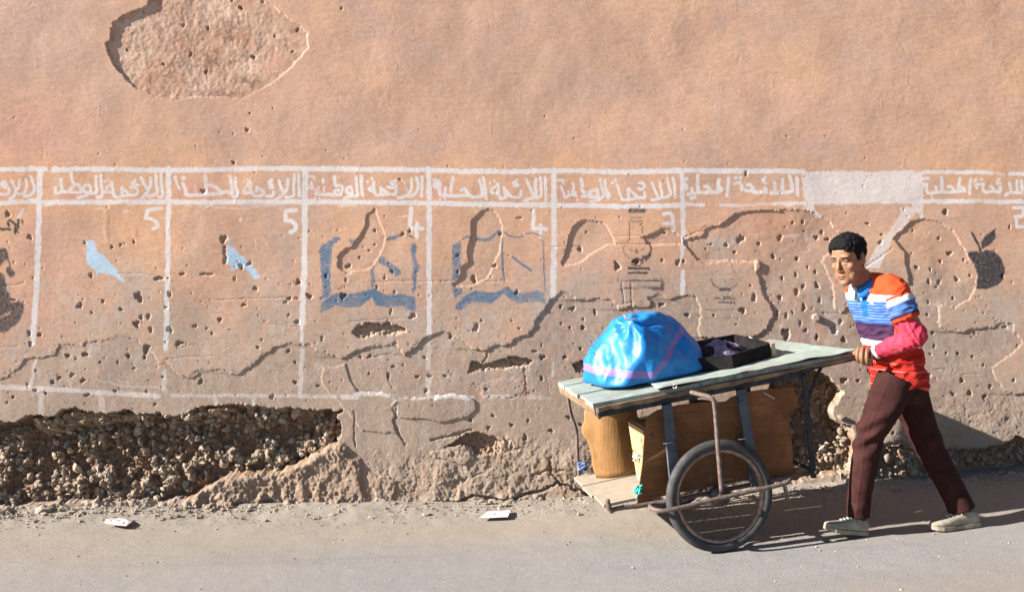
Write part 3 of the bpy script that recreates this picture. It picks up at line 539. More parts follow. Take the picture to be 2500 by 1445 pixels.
for cx, cy, rx, ry in ((205, 473, 60, 14), (490, 468, 55, 22), (780, 465, 38, 22), (1075, 465, 28, 25), (1390, 475, 45, 22)):
    dab = np.maximum(dab, np.exp(-(((U - cx) / rx) ** 4 + ((V - cy) / ry) ** 4)))
mixc(A, dab * .6, C(.53, .27, .215))
mixc(A, W.clip(0, 1) * .94, C(.62, .575, .555))

IB = np.zeros_like(W); k1 = dict(o=(750, 540), s=6.019); k2 = dict(o=(1080, 540), s=6.02)     # blue books
for P in ([(170,430),(220,350),(300,340),(370,360),(350,560),(345,1060),(290,1140),(200,1165),(190,1110),(230,1060),(215,880),(190,560)], [(290,345),(300,290),(370,290),(380,230),(430,220),(500,240),(480,270),(400,320),(370,370)], [(580,265),(720,265),(700,320),(660,340)], [(1145,240),(1250,225),(1350,180),(1350,225),(1280,270),(1150,300)], [(1540,350),(1575,325),(1610,350),(1610,440),(1600,560),(1650,650),(1640,720),(1605,760),(1600,980),(1570,1080),(1550,1000),(1550,700),(1540,600),(1530,440)], [(1040,520),(1090,510),(1200,590),(1350,690),(1375,780),(1310,810),(1240,720),(1080,630),(1045,570)], [(200,1360),(180,1330),(215,1200),(340,1090),(440,1060),(700,1060),(880,1020),(960,980),(1060,1030),(1150,1075),(1400,1065),(1590,1110),(1605,1330),(1530,1320),(1400,1270),(1250,1250),(1070,1260),(1000,1240),(950,1110),(880,1180),(800,1260),(540,1270),(400,1240),(340,1290)]):
    IB = np.maximum(IB, poly(P, 1.1, .5, 1, **k1))
stroke(IB, [(1465,190),(1555,240)], 4, 1, 1, **k1); stroke(IB, [(965,640),(960,960)], 8, .85, 1, **k1)
for P in ([(140,340),(210,320),(280,265),(275,660),(250,830),(150,870),(150,600)], [(155,970),(295,980),(290,1040),(180,1140)], [(185,1290),(200,1220),(330,1090),(470,1020),(700,1050),(860,1020),(920,950),(980,970),(1050,1040),(1180,1055),(1380,1020),(1500,1060),(1515,1220),(1400,1180),(1250,1185),(1140,1210),(1040,1180),(980,1130),(900,1055),(820,1130),(720,1210),(620,1215),(500,1190),(420,1195),(260,1300)]):
    IB = np.maximum(IB, poly(P, .5, .5, 1, **k2))
for P, wd in (([(310,255),(370,225),(410,235)], 6), ([(510,260),(620,280),(700,265),(820,150)], 7.5), ([(900,150),(970,210),(1060,240),(1130,240),(1190,220)], 4), ([(1230,190),(1340,170),(1460,225)], 3.8), ([(1480,290),(1490,600),(1510,1010)], 3.8), ([(880,240),(885,600),(900,880)], 5), ([(1030,530),(1180,640),(1310,725)], 6)):
    stroke(IB, P, wd, .95, .5, **k2)
IB *= 1 - m_pat * (U < 950)
wear = np.clip(.92 - .13 * spec(3, 20, .7, 62) - .12 * b2 - .15 * sst(700, 760, V), 0.25, 1)
mixc(A, IB * wear, C(.100, .155, .225))
PG = poly([(705,685),(715,662),(745,655),(770,670),(785,710),(800,750),(850,780),(910,850),(950,890),(985,940),(1020,990),(1000,1005),(960,965),(920,940),(820,925),(808,928),(785,975),(780,960),(795,915),(740,880),(708,830),(705,770),(715,710)], .3, .3, 1, o=(0, 390), s=3.36)
PG = np.maximum(PG, poly([(1875,700),(1920,720),(1960,770),(2010,800),(2040,860),(2085,890),(2140,970),(2090,980),(2040,920),(1990,880),(1940,890),(1915,900),(1895,920),(1885,905),(1900,880),(1855,850),(1850,800),(1870,750),(1865,640),(1885,650)], .3, .3, 1, o=(0, 390), s=3.36))
mixc(A, PG * np.clip(wear + .05, 0, 1), C(.40, .52, .62))
IK = np.zeros_like(W); kz = dict(o=(1900, 390), s=3.36); kk = dict(o=(0, 500), s=4.246); ks = dict(o=(1460, 500), s=4.66)
for P in ([(1550,765),(1580,752),(1640,750),(1665,765),(1700,740),(1760,745),(1830,810),(1860,900),(1850,970),(1800,1030),(1700,1065),(1620,1060),(1635,960),(1600,850)], [(1670,735),(1665,680),(1700,620),(1785,565),(1780,640),(1740,700)]): IK = np.maximum(IK, poly(P, .3, .4, 1, **kz))
stroke(IK, [(1590,600),(1640,690),(1665,760)], 6, 1, .3, **kz)
for P in ([(-60,480),(50,440),(75,470),(110,640),(160,700),(155,740),(110,760),(60,700),(60,650),(90,640),(70,560),(0,640),(-60,640)], [(-60,700),(0,700),(40,730),(60,870),(95,930),(100,1010),(190,985),(240,1030),(230,1120),(200,1200),(130,1270),(40,1325),(-60,1310),(-60,1190),(100,1130),(100,1110),(0,1150),(-60,1150)]): IK = np.maximum(IK, poly(P, .8, .8, 1, **kk) * .85)
for P, wd in (([(110,160),(170,210),(150,290)], 6), ([(195,150),(190,230),(160,290)], 6.5), ([(235,155),(237,190)], 4), ([(-20,240),(30,258),(100,252)], 7), ([(100,160),(75,180),(95,215)], 6)): stroke(IK, P, wd, .9, .7, **kk)
for P, wd, op in (([(365,70),(520,68)], 11, .8), ([(370,45),(550,50)], 9, .25), ([(370,150),(430,140),(490,150)], 1.8, .9), ([(360,180),(430,195),(495,183)], 1.8, .9), ([(356,190),(358,390)], 1.8, .9), ([(500,190),(505,330)], 2, .9), ([(360,385),(320,440)], 1.6, .9), ([(300,460),(285,500),(300,560),(350,600)], 3.5, .45), ([(588,460),(606,500),(590,560)], 4, .9), ([(590,560),(560,600),(525,600)], 9, .85), ([(512,580),(510,640)], 4, .9), ([(540,600),(545,640)], 3, .9), ([(365,510),(390,522)], 3, .8), ([(495,512),(530,500)], 2.5, .8), ([(422,550),(435,510),(455,550)], 3, .8), ([(385,630),(440,612),(505,635)], 6, .9), ([(385,640),(500,660)], 7, .6), ([(380,682),(480,686)], 4.5, .8), ([(345,722),(578,726)], 6.5, .9), ([(350,775),(552,775)], 5.5, .9), ([(240,960),(340,945),(440,950)], 2.5, .6), ([(300,945),(375,945)], 5, .7),
    ([(1370,740),(1310,790),(1290,850)], 1.6, .7), ([(1290,850),(1310,910),(1370,940)], 4, .7), ([(1520,670),(1520,730),(1570,780),(1605,850),(1580,920)], 1.5, .6), ([(1575,910),(1515,950),(1505,980)], 5, .45), ([(1395,965),(1490,965)], 8, .8), ([(1340,1060),(1380,1062)], 6, .7), ([(1430,1050),(1500,1055)], 6, .6), ([(1380,1075),(1570,1065)], 3, .6), ([(1370,1108),(1560,1112)], 4.5, .7), ([(1410,800),(1445,850),(1428,885)], 1.2, .6), ([(1445,850),(1460,885)], 1.2, .6), ([(1370,845),(1390,850)], 2, .5), ([(1505,845),(1535,845)], 2.4, .5), ([(1490,790),(1510,785)], 2, .5), ([(1210,1285),(1420,1290),(1640,1280)], 1.6, .35)):
    stroke(IK, P, wd, op, .5, **ks)
tri = poly([(440,935),(600,930),(712,925),(724,810),(756,900),(745,985),(640,972),(560,950)], .6, .5, 2, **ks); IK = np.maximum(IK, tri * .8)
r_ = random.Random(5); x = 212.0                                  # the party's name in small stencil script
while x < 700:
    L = r_.uniform(10, 34); hgt = r_.choice([0, 0, -22, 14])
    stroke(IK, [(x, 862), (x + L, 862 + r_.uniform(-4, 4))], 3.6 if x > 350 else 2.2, .85 if x > 340 else .6, .5, **ks)
    if hgt: stroke(IK, [(x + L * .5, 860), (x + L * .5, 860 + hgt)], 2.4, .8, .4, **ks)
    x += L + r_.choice([2, 4, 12])
x = 1220.0
while x < 1545:
    L = r_.uniform(12, 30); stroke(IK, [(x, 1195), (x + L, 1195 + r_.uniform(-5, 5))], 2.2, .6, .5, **ks)
    if r_.random() < .5: stroke(IK, [(x + L * .5, 1195), (x + L * .5, 1182)], 1.8, .5, .4, **ks)
    x += L + r_.choice([3, 10])
for x in (1440, 1475): stroke(IK, [(x, 1275), (x + 3, 1300)], 2.2, .6, .4, **ks)
IK = np.clip(IK * (1.0 - .12 * np.clip(spec(3, 14, .6, 63), -1, 3)), 0, 1)
mixc(A, IK, C(.045, .043, .048))
A = np.clip(A, .02, .9)

# ------------------------------------------------------------------ mesh: dense where the street shows it, coarser beyond
def outer(a, b, n): return a + (b - a) * (np.linspace(0, 1, n + 1)[1:] ** 1.6)
xl = outer(X0, -15.0, 120)[::-1]; xr = outer(X1, 15.0, 120); zt = outer(Z1, 5.6, 60)[::-1]
def refl(i, n): i = np.abs(i) % (2 * (n - 1)); return np.where(i >= n, 2 * (n - 1) - i, i)
ixl = refl(np.round((xl - X0) / CELL).astype(int), nx); ixr = refl(np.round((xr - X0) / CELL).astype(int), nx)
izt = refl(np.round((Z1 - zt) / CELL).astype(int), nz)
XX = np.concatenate([xl, xs, xr]); ZZ = np.concatenate([zt, zs])
IX = np.concatenate([ixl, np.arange(nx), ixr])
# beyond the frame there is plain render above and the same lost coat below, without any paint
hh = np.concatenate([H[izt][:, IX], H[:, IX]], 0)
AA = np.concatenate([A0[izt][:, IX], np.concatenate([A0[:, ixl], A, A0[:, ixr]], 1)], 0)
NX, NZ = len(XX), len(ZZ)
shift = np.interp(XX, [-15, -8, 8, 15], [0, 0, 0, 0]); gof = gz(XX)
gx_, gz_ = np.meshgrid(XX, ZZ)
wallmask = np.abs(gx_) > X1
low_t = sst(0.9, -0.36, gz_)
gz2 = gz_ + np.where(np.abs(gx_) > X1, (gof - np.where(gx_ > 0, gzf(X1), gzf(X0))) * low_t, 0)   # outside the frame the foot follows the slope
Yv = WD + hh
verts = np.stack([gx_, Yv, gz2], -1).reshape(-1, 3).astype(np.float32)
def ring_quads(NX, NZ):
    i = np.arange(NX * NZ).reshape(NZ, NX)
    return np.stack([i[:-1, :-1], i[1:, :-1], i[1:, 1:], i[:-1, 1:]], -1).reshape(-1, 4)
quads = ring_quads(NX, NZ)
# body of the wall behind: top, ends and back
nb = len(verts); bt = 0.5
tl, tr, bl, br = 0, NX - 1, (NZ - 1) * NX, NZ * NX - 1
ext = [verts[tl], verts[tr], verts[bl], verts[br]]
extv = np.array([[e[0], WD + bt, e[2]] for e in ext], np.float32)
allv = np.concatenate([verts, extv]); TL, TR, BL, BR = nb, nb + 1, nb + 2, nb + 3
ngons = [list(range(0, NX)) [::1] + [TR, TL], [TL, BL] + [r * NX for r in range(NZ - 1, -1, -1)], [BR, TR] + [r * NX + NX - 1 for r in range(NZ)], [TR, BR, BL, TL]]
def bulk_mesh(name, v, q, ngons=()):
    me = bpy.data.meshes.new(name); me.vertices.add(len(v)); me.vertices.foreach_set('co', np.ascontiguousarray(v, np.float32).ravel())
    li = np.ascontiguousarray(q, np.int32).ravel(); st = np.arange(len(q), dtype=np.int32) * 4
    if ngons:
        s0 = len(li); parts = [li]; sts = [st]
        for g in ngons: sts.append(np.array([s0], np.int32)); parts.append(np.array(g, np.int32)); s0 += len(g)
        li = np.concatenate(parts); st = np.concatenate(sts)
    me.loops.add(len(li)); me.loops.foreach_set('vertex_index', li); me.polygons.add(len(st)); me.polygons.foreach_set('loop_start', st)
    me.update(calc_edges=True); return me
me = bulk_mesh('plaster_wall', allv, quads, ngons)
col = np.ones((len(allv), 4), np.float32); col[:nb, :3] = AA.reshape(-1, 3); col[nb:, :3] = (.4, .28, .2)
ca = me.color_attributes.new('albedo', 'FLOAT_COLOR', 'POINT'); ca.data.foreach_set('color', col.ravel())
rough_a = np.zeros(len(allv), np.float32); rr = np.concatenate([np.zeros((len(zt), NX)), (0.10 + .5 * sst(680, 900, V) * 1 + .4 * np.clip(base + cav + mound_s, 0, 1) * 1.6)[:, IX]], 0); rough_a[:nb] = rr.ravel()
fa = me.attributes.new('grit', 'FLOAT', 'POINT'); fa.data.foreach_set('value', rough_a)
t = NT('plaster'); alb = t.attr('albedo'); grit = t.attr('grit', 'Fac')
fine = t.noise(420, 3, .6, (1, .2, .7)); grain = t.noise(110, 6, .8, (1, .2, .6)); brush = t.noise(135, 5, .7, (1.0, .2, .17)); sand = t.noise(120, 6, .8)
mul = t.ramp(grain, [(.28, .80), (.72, 1.16)]); c = t.mix(1.0, alb, mul, 'MULTIPLY')
c = t.mix(1.0, c, t.ramp(t.noise(9, 6, .6), [(.3, .94), (.7, 1.05)]), 'MULTIPLY')
h1 = t.math('ADD', t.math('MULTIPLY', brush, .0007), t.math('MULTIPLY', fine, .00035))
h2 = t.math('MULTIPLY', t.math('MULTIPLY', sand, grit), .0075)
nrm = t.bump(t.math('ADD', h1, h2), 1.0, 1.0)
me.materials.append(t.fin(c, .92, nrm, .15)); MAT_PL = t.m
ORIGW = Vector((0, WD, 0)); wall = link('plaster_wall', me, None, ORIGW)
tag(wall, 'long orange pink plaster wall with flaking coats, bullet-like pits, white lettered boxes and a hollow of rubble at its foot', 'wall')

# hex bolt head left in the wall
mb = MB(); R_ = Matrix.Translation(pt(1992, 775, WD - 0.012)) @ Matrix.Rotation(math.radians(90), 4, 'X') @ Matrix.Rotation(.3, 4, 'Z')
v6 = [R_ @ Vector((.026 * math.cos(k * math.pi / 3), .026 * math.sin(k * math.pi / 3), -.02)) for k in range(6)] + [R_ @ Vector((.022 * math.cos(k * math.pi / 3), .022 * math.sin(k * math.pi / 3), .006)) for k in range(6)]
mb.add(v6, [(5, 4, 3, 2, 1, 0), (6, 7, 8, 9, 10, 11)] + [(k, (k + 1) % 6, 6 + (k + 1) % 6, 6 + k) for k in range(6)])
M_BOLT = simple('bolt_plaster', (.36, .26, .20), (.46, .34, .27), 60); mb.build('bolt', M_BOLT, wall)

# ------------------------------------------------------------------ stones of the core, seen in the hollows
def rock_mesh(name, seed, sub=1, flat=.75):
    import bmesh
    bm = bmesh.new(); bmesh.ops.create_icosphere(bm, subdivisions=sub, radius=1.0); r = random.Random(seed); off = Vector((r.uniform(0, 50),) * 3)
    for v in bm.verts:
        d = v.co.normalized(); k = 1 + .62 * mnoise.noise(d * 1.2 + off) + .40 * mnoise.noise(d * 2.9 + off)
        v.co = Vector((d.x * k, d.y * k * flat, d.z * k * (.6 + .4 * r.random() if False else .8)))
    m = bpy.data.meshes.new(name); bm.to_mesh(m); bm.free(); return m
M_ST = [simple('core_stone_' + n, a, b, 35, .9, bump=.7, bscale=140, bdist=.004) for n, a, b in (('grey', (.24, .195, .15), (.38, .315, .25)), ('tan', (.25, .185, .125), (.38, .30, .22)), ('brown', (.16, .105, .065), (.28, .20, .135)))]
RK = []
for s_ in range(9):
    m = rock_mesh('stone', s_); m.materials.append(M_ST[s_ % 3 if s_ != 8 else 0])
    if s_ % 4 == 3: m.polygons.foreach_set('use_smooth', [True] * len(m.polygons))
    RK.append(m)
Hn = hh[len(zt):, len(xl):len(xl) + nx]
def surf(px, py):
    c = int((px - U[0, 0]) / CU); r = int((py - V[0, 0]) / CU); return float(Hn[min(max(r, 0), nz - 1), min(max(c, 0), nx - 1)])
def inmask(M, px, py):
    c = int((px - U[0, 0]) / CU); r = int((py - V[0, 0]) / CU); return 0 <= c < nx and 0 <= r < nz and M[r, c] > .5
def wallpt(px, py, y): return Vector(((px - CX) / S, y, CAMH - (py - HZ) / S))
rs = random.Random(11); placed = []; clump = spec(40, 160, 1.2, 71)
spots = [(595,1054,21),(640,1056,14),(718,1010,24),(683,1030,12),(220,1060,13),(208,1082,12),(318,1060,9),(95,1073,10),(382,1078,14),(130,1130,14),(75,1190,20),(55,1172,16),(250,1190,16),(205,1160,13),(365,1140,14),(440,1145,13),(480,1100,12),(325,1090,9),(290,1100,13),(250,1160,12),(430,1060,15),(450,1075,10),(505,1062,9),(540,1130,13),(440,1190,14),(350,1180,13),(700,1085,13),(740,1075,14),(720,1050,12),(760,1105,11),(660,1080,12),(620,1110,12),(175,1150,16),(180,1100,11),(140,1095,14),
    (2005,1035,13),(2035,1060,15),(2055,1020,10),(2070,1080,12),(1985,1070,12),(1960,1090,14),(2020,1100,13),(2050,1120,12),(1990,1130,13),(2080,1140,12),(1950,1130,12),(1945,1060,12),(1975,1020,10),(2010,990,9),(2030,975,8),
    (2168,1120,18),(2195,1135,14),(2230,1152,20),(2265,1142,15),(2205,1105,15),(2250,1120,13),(2150,1150,13),(2290,1150,12),(2330,1135,15),(2380,1128,16),(2420,1125,14),(2460,1120,16),(2360,1112,10),(2480,1105,12)]
def add_stone(px, py, rpx, seed):
    r = random.Random(seed); rad = rpx / S * .95; h = surf(px, py)
    y = WD + max(h - rad * .22, -0.035 + rad * .6 if py > 1150 else -0.002 + rad * .4)
    o = bpy.data.objects.new('stone', RK[r.randrange(9)]); COL.objects.link(o); o.parent = wall
    o.location = wallpt(px, py, y) - ORIGW; o.scale = (rad * r.uniform(.85, 1.25), rad * r.uniform(.8, 1.1), rad * r.uniform(.7, 1.0)); o.rotation_euler = (r.uniform(-.5, .5), r.uniform(-3, 3), r.uniform(-.5, .5))
    placed.append((px, py, rpx))
for i, (px, py, r) in enumerate(spots): add_stone(px, py, r, i)
tries = 0
while len(placed) < 295 and tries < 60000:
    tries += 1
    reg = rs.random()
    if reg < .68: px, py, mk = rs.uniform(-20, 838), rs.uniform(1030, 1235), mL
    elif reg < .88: px, py, mk = rs.uniform(1890, 2085), rs.uniform(960, 1165), mC
    else: px, py, mk = rs.uniform(2140, 2520), rs.uniform(1092, 1160), mR
    if not inmask(mk, px, py): continue
    if mk is mL and py < 1075 and rs.random() < .5: continue
    r = rs.choice([5, 5.5, 6, 6.5, 7, 8, 9])
    if any((px - a) ** 2 + (py - b) ** 2 < ((r + c_) * .78) ** 2 for a, b, c_ in placed): continue
    add_stone(px, py, r, 1000 + tries)
# pebbles and crumbs too small to pick apart
ico_v = []; import bmesh
bm = bmesh.new(); bmesh.ops.create_icosphere(bm, subdivisions=1, radius=1.0); iv = np.array([v.co[:] for v in bm.verts]); iff = np.array([[v.index for v in f.verts] for f in bm.faces]); bm.free()
bm = bmesh.new(); bmesh.ops.create_icosphere(bm, subdivisions=0 or 1, radius=1.0); bm.free()
phi = (1 + 5 ** .5) / 2; i20 = np.array([(-1, phi, 0), (1, phi, 0), (-1, -phi, 0), (1, -phi, 0), (0, -1, phi), (0, 1, phi), (0, -1, -phi), (0, 1, -phi), (phi, 0, -1), (phi, 0, 1), (-phi, 0, -1), (-phi, 0, 1)], float); i20 /= np.linalg.norm(i20[0])
f20 = np.array([(0, 11, 5), (0, 5, 1), (0, 1, 7), (0, 7, 10), (0, 10, 11), (1, 5, 9), (5, 11, 4), (11, 10, 2), (10, 7, 6), (7, 1, 8), (3, 9, 4), (3, 4, 2), (3, 2, 6), (3, 6, 8), (3, 8, 9), (4, 9, 5), (2, 4, 11), (6, 2, 10), (8, 6, 7), (9, 8, 1)])
def crumbs(name, pts, rads, mats, parent=None, origin=None, seed=0, flat=1.0):
    r = np.random.default_rng(seed); n = len(pts); pts = np.array(pts); rads = np.array(rads)
    k = r.uniform(.5, 1.45, (n, 12, 1)); sc = r.uniform(.55, 1.35, (n, 1, 3)); sc[..., 2] *= flat
    v = i20[None] * k * rads[:, None, None] * sc + pts[:, None, :]
    f = (f20[None] + (np.arange(n) * 12)[:, None, None]).reshape(-1, 3)
    me = bpy.data.meshes.new(name); me.from_pydata(v.reshape(-1, 3).tolist(), [], f.tolist())
    for m in mats: me.materials.append(m)
    me.polygons.foreach_set('material_index', np.repeat(r.integers(0, len(mats), n), 20).astype(np.int32)); me.update()
    return link(name, me, parent, origin)
cp, crd = [], []; tries = 0
while len(cp) < 4600 and tries < 200000:
    tries += 1; reg = rs.random()
    if reg < .66: px, py, mk = rs.uniform(-30, 840), rs.uniform(1012, 1240), mL
    elif reg < .82: px, py, mk = rs.uniform(1880, 2090), rs.uniform(940, 1170), mC
    elif reg < .93: px, py, mk = rs.uniform(2140, 2530), rs.uniform(1090, 1162), mR
    else: px, py, mk = rs.uniform(1100, 1300), rs.uniform(870, 1115), small
    if not inmask(mk, px, py): continue
    c = int((px - U[0, 0]) / CU); r = int((py - V[0, 0]) / CU)
    if -back2[r, c] < rs.uniform(-.3, 1.4): continue
    rad = rs.choice([1, 1.2, 1.4, 1.7, 2, 2.4, 3, 4.2, 5.6, 7.0]) / S
    if mk is small: rad *= .5
    cp.append(wallpt(px, py, WD + surf(px, py) - rad * .3 - max(0, -back2[r, c]) * rs.uniform(0, .006))); crd.append(rad)
tag(crumbs('rubble', cp, crd, M_ST, wall, seed=3), kind='stuff')
# ------------------------------------------------------------------ ground: worn asphalt under a drift of dust
gx = np.concatenate([-np.geomspace(80, 3.75, 50), np.arange(-3.7, 3.7001, 0.016), np.geomspace(3.75, 80, 50)])
gy = np.concatenate([np.linspace(-60, 3.2, 40), np.arange(3.25, 6.35, 0.016), [6.5, 7.5]])
GX, GY = np.meshgrid(gx, gy)
rg_ = np.random.default_rng(9)
def gn(wl, seed, ax=1.0):
    r = np.random.default_rng(seed); n1, n2 = 512, 256; fx = np.fft.rfftfreq(n1)[None] / .016; fy = np.fft.fftfreq(n2)[:, None] / .016; f = np.sqrt((fx * ax) ** 2 + fy ** 2); f[0, 0] = 1e9
    a = f ** -1.1 * np.exp(-(f * wl * .35) ** 2); a[0, 0] = 0; o = np.fft.irfft2(np.fft.rfft2(r.standard_normal((n2, n1))) * a, s=(n2, n1)); return o / o.std()
N1 = gn(.03, 1); N2 = gn(.2, 2)
ii = np.clip(np.round((GX + 3.9) / .016).astype(int), 0, 511); jj = np.clip(np.round((GY - 3.2) / .016).astype(int), 0, 255)
gg = gz(GX); near = sst(5.55, 6.05, GY); nearness = (np.abs(GX) < 4.0) & (GY > 3.1)
left = sst(1.0, -0.5, GX)
bank = near * (0.010 + 0.030 * left * sst(5.75, 6.1, GY) + 0.005 * N2[jj, ii]) + near * .002 * N1[jj, ii]
GZ = gg + np.where(nearness, bank + .0004 * N1[jj, ii] + .0012 * N2[jj, ii] * sst(3.3, 4, GY), 0) + np.where((np.abs(GX) >= 4.0) & (GY > 5.5), near * .02, 0)
gv_ = np.stack([GX, GY, GZ], -1).reshape(-1, 3); q = ring_quads(len(gx), len(gy))[:, ::-1]
gme = bulk_mesh('ground', gv_, q); 
t = NT('street_ground'); tc = t.t.nodes.new('ShaderNodeTexCoord'); sp = t.t.nodes.new('ShaderNodeSeparateXYZ'); t.t.links.new(tc.outputs['Object'], sp.inputs[0])
yy = sp.outputs[1]; xx = sp.outputs[0]
wob = t.noise(1.1, 6, .62, (.45, 1, 1)); wob2 = t.noise(6, 5, .65, (.35, 1, 1))
edge = t.math('ADD', t.math('ADD', yy, t.math('MULTIPLY', t.math('SUBTRACT', wob, .5), .9)), t.math('MULTIPLY', t.math('SUBTRACT', wob2, .5), .28))
dust = t.ramp(t.math('SUBTRACT', edge, 4.86), [(.0, 0.0), (.55, 1.0)])
agg = t.noise(130, 6, .85); agg2 = t.noise(60, 6, .8)
asph = t.ramp(agg, [(.30, (.105, .103, .100)), (.5, (.238, .232, .226)), (.70, (.39, .38, .37))])
asph = t.mix(t.ramp(t.noise(2.2, 6, .6, (.5, 1, 1)), [(.4, 0.0), (.7, .35)]), asph, (.225, .205, .188))
dirt = t.ramp(agg2, [(.3, (.21, .183, .152)), (.7, (.32, .28, .235))])
dirt = t.mix(t.ramp(t.noise(3.5, 5, .6), [(.35, 0.0), (.7, .5)]), dirt, (.31, .272, .228))
asph = t.mix(t.ramp(t.noise(1.4, 5, .6, (.16, 1, 1)), [(.42, 0.0), (.62, .35)]), asph, (.30, .275, .25)); asph = t.mix(t.ramp(t.noise(2.6, 5, .7, (.10, 1.6, 1)), [(.56, 0.0), (.70, .30)]), asph, (.12, .115, .115))
c = t.mix(dust, asph, dirt)
foredust = t.ramp(t.math('ADD', t.math('MULTIPLY', xx, .25), t.math('SUBTRACT', t.math('MULTIPLY', wob, .6), t.math('MULTIPLY', t.math('SUBTRACT', yy, 4.3), 1.6))), [(.3, 0.0), (.9, .55)])
c = t.mix(foredust, c, (.25, .215, .18))
hb = t.math('ADD', t.math('MULTIPLY', agg, .0075), t.math('MULTIPLY', agg2, .0030))
gme.materials.append(t.fin(c, .95, t.bump(hb, .8, 1.0), .12))
gme.polygons.foreach_set('use_smooth', [True] * len(gme.polygons))
ground = tag(link('ground', gme), 'worn grey asphalt street dusted with sand along the wall', kind='structure')
# grit lying along the foot of the wall
cp, crd = [], []
for i in range(5200):
    x = rs.uniform(-3.8, 3.8); y = WD - .03 - abs(rs.gauss(0, .16)) if rs.random() < .75 else rs.uniform(4.2, 6.0)
    if y > 5.55 or rs.random() < .5:
        rad = rs.choice([.0015, .002, .0025, .003, .004, .006]) * (1.5 if y > 5.8 and rs.random() < .12 else 1)
        b = 0.014 * sst(5.55, 6.05, y) + .03 * sst(1.0, -0.5, x) * sst(5.75, 6.1, y) * sst(5.55, 6.05, y)
        cp.append((x, y, gzf(x) + b + rad * .3)); crd.append(rad)
M_GR = [simple('grit_light', (.30, .26, .21), (.42, .36, .30), 60), simple('grit_dark', (.15, .12, .10), (.26, .21, .17), 60)]
tag(crumbs('gravel', cp, crd, M_GR, seed=5, flat=.7), 'fine grit and crumbs of mortar along the foot of the wall', kind='stuff')
cp, crd = [], []
for i in range(420):                                          # clods fallen from the hollow
    x = rs.choice([rs.uniform(-3.8, -1.0), rs.uniform(-3.8, 3.6)]); y = WD - .02 - abs(rs.gauss(0, .10)); rad = rs.choice([.006, .008, .010, .014, .018])
    b = 0.014 * sst(5.55, 6.05, y) + .03 * sst(1.0, -0.5, x) * sst(5.75, 6.1, y) * sst(5.55, 6.05, y); cp.append((x, y, gzf(x) + b + rad * .2)); crd.append(rad)
tag(crumbs('crumbled_mortar', cp, crd, [M_ST[0], M_ST[1]], seed=8, flat=.6), 'crumbled mortar clods fallen at the foot of the rubble hollow', kind='stuff')
# loose lumps of mortar on the ground
def lump(px, py, d, rpx, label, seed):
    x = (px - CX) * d / F; rad = rpx * d / F
    m = rock_mesh('mortar_lump', seed, 2); m.materials.append(M_ST[0]); m.transform(Matrix.Diagonal((rad, rad * .8, rad * .62, 1)))
    o = bpy.data.objects.new('mortar_lump', m); COL.objects.link(o); o.location = (x, d, gzf(x) + .02 + rad * .3); o.rotation_euler = (0, 0, seed * 1.3)
    tag(o, label, 'stone', 'loose stones on the street')
lump(105, 1236, 6.0, 24, 'largest grey stone lying before the rubble hollow at the far left', 41)
lump(12, 1243, 6.0, 15, 'pale stone cut by the left edge of the view at the foot of the wall', 42)
lump(2072, 1146, 6.0, 13, 'small stone at the foot of the wall just left of the near trouser leg', 45)
lump(460, 1258, 5.95, 7, 'small dark stone on the dust between the paper scraps', 46)
# paper
def scrap(pts, d, label, colr, crease, seed):
    t = NT('litter_paper_%d' % seed); t.fin(t.ramp(t.noise(14, 3), [(.35, colr), (.7, tuple(c * .86 for c in colr))]), .85, t.bump(t.noise(25, 3), .4, .01))
    r = random.Random(seed); P = [Vector(((px - CX) * d_ / F, d_, 0)) for px, d_ in pts]; c = sum(P, Vector()) / len(P); vs = []; fs = []; rings = 4; n = len(P)
    for k in range(1, rings + 1):
        for p in P:
            q = c + (p - c) * k / rings; q.z = gzf(q.x) + .016 + crease * (r.random()) * (1.2 - k / rings * .6) + (.010 if d > 5.7 else .0); vs.append(q)
    vs.append(Vector((c.x, c.y, gzf(c.x) + .02 + crease)))
    for i in range(n):
        j = (i + 1) % n; fs.append((len(vs) - 1, i, j))
        for k in range(rings - 1): fs.append((k * n + i, (k + 1) * n + i, (k + 1) * n + j, k * n + j))
    m = bpy.data.meshes.new('paper_scrap'); m.from_pydata([tuple(v) for v in vs], [], fs); m.materials.append(t.m)
    o = link('paper_scrap', m, None, c); sm = o.modifiers.new('thick', 'SOLIDIFY'); sm.thickness = .0012; tag(o, label, 'paper', 'paper scraps on the street')
scrap([(254, 5.72), (258, 5.80), (285, 5.83), (312, 5.81), (322, 5.74), (308, 5.66), (280, 5.68)], 5.75, 'crumpled pinkish white paper on the dust near the rubble hollow', (.50, .44, .42), .010, 1)
scrap([(1170, 5.69), (1190, 5.83), (1219, 5.84), (1247, 5.84), (1240, 5.69), (1205, 5.69)], 5.75, 'flat white paper on the dust below the cracked wall foot', (.56, .55, .53), .003, 2)
# ------------------------------------------------------------------ the handcart
PSI, TAU = math.radians(10.5), math.radians(9.1)
E1 = Vector((math.cos(PSI) * math.cos(TAU), math.sin(PSI) * math.cos(TAU), math.sin(TAU))); E2 = Vector((-math.sin(PSI), math.cos(PSI), 0)); E3 = E1.cross(E2)
WC = Vector((507 * 4.9 / F, 4.9, 0.299))
CM = Matrix(((E1.x, E2.x, E3.x, WC.x), (E1.y, E2.y, E3.y, WC.y), (E1.z, E2.z, E3.z, WC.z), (0, 0, 0, 1)))
def L(a, b, c): return CM @ Vector((a, b, c))
def cpx(px, py, b):
    """where the line of sight of a photo point meets the cart's upright plane at b across"""
    o = Vector((0, 0, CAMH)); d = Vector(((px - CX) / F, 1, -(py - HZ) / F)); t_ = (b - (o - WC).dot(E2)) / d.dot(E2); p = o + d * t_ - WC
    return p.dot(E1), p.dot(E3)
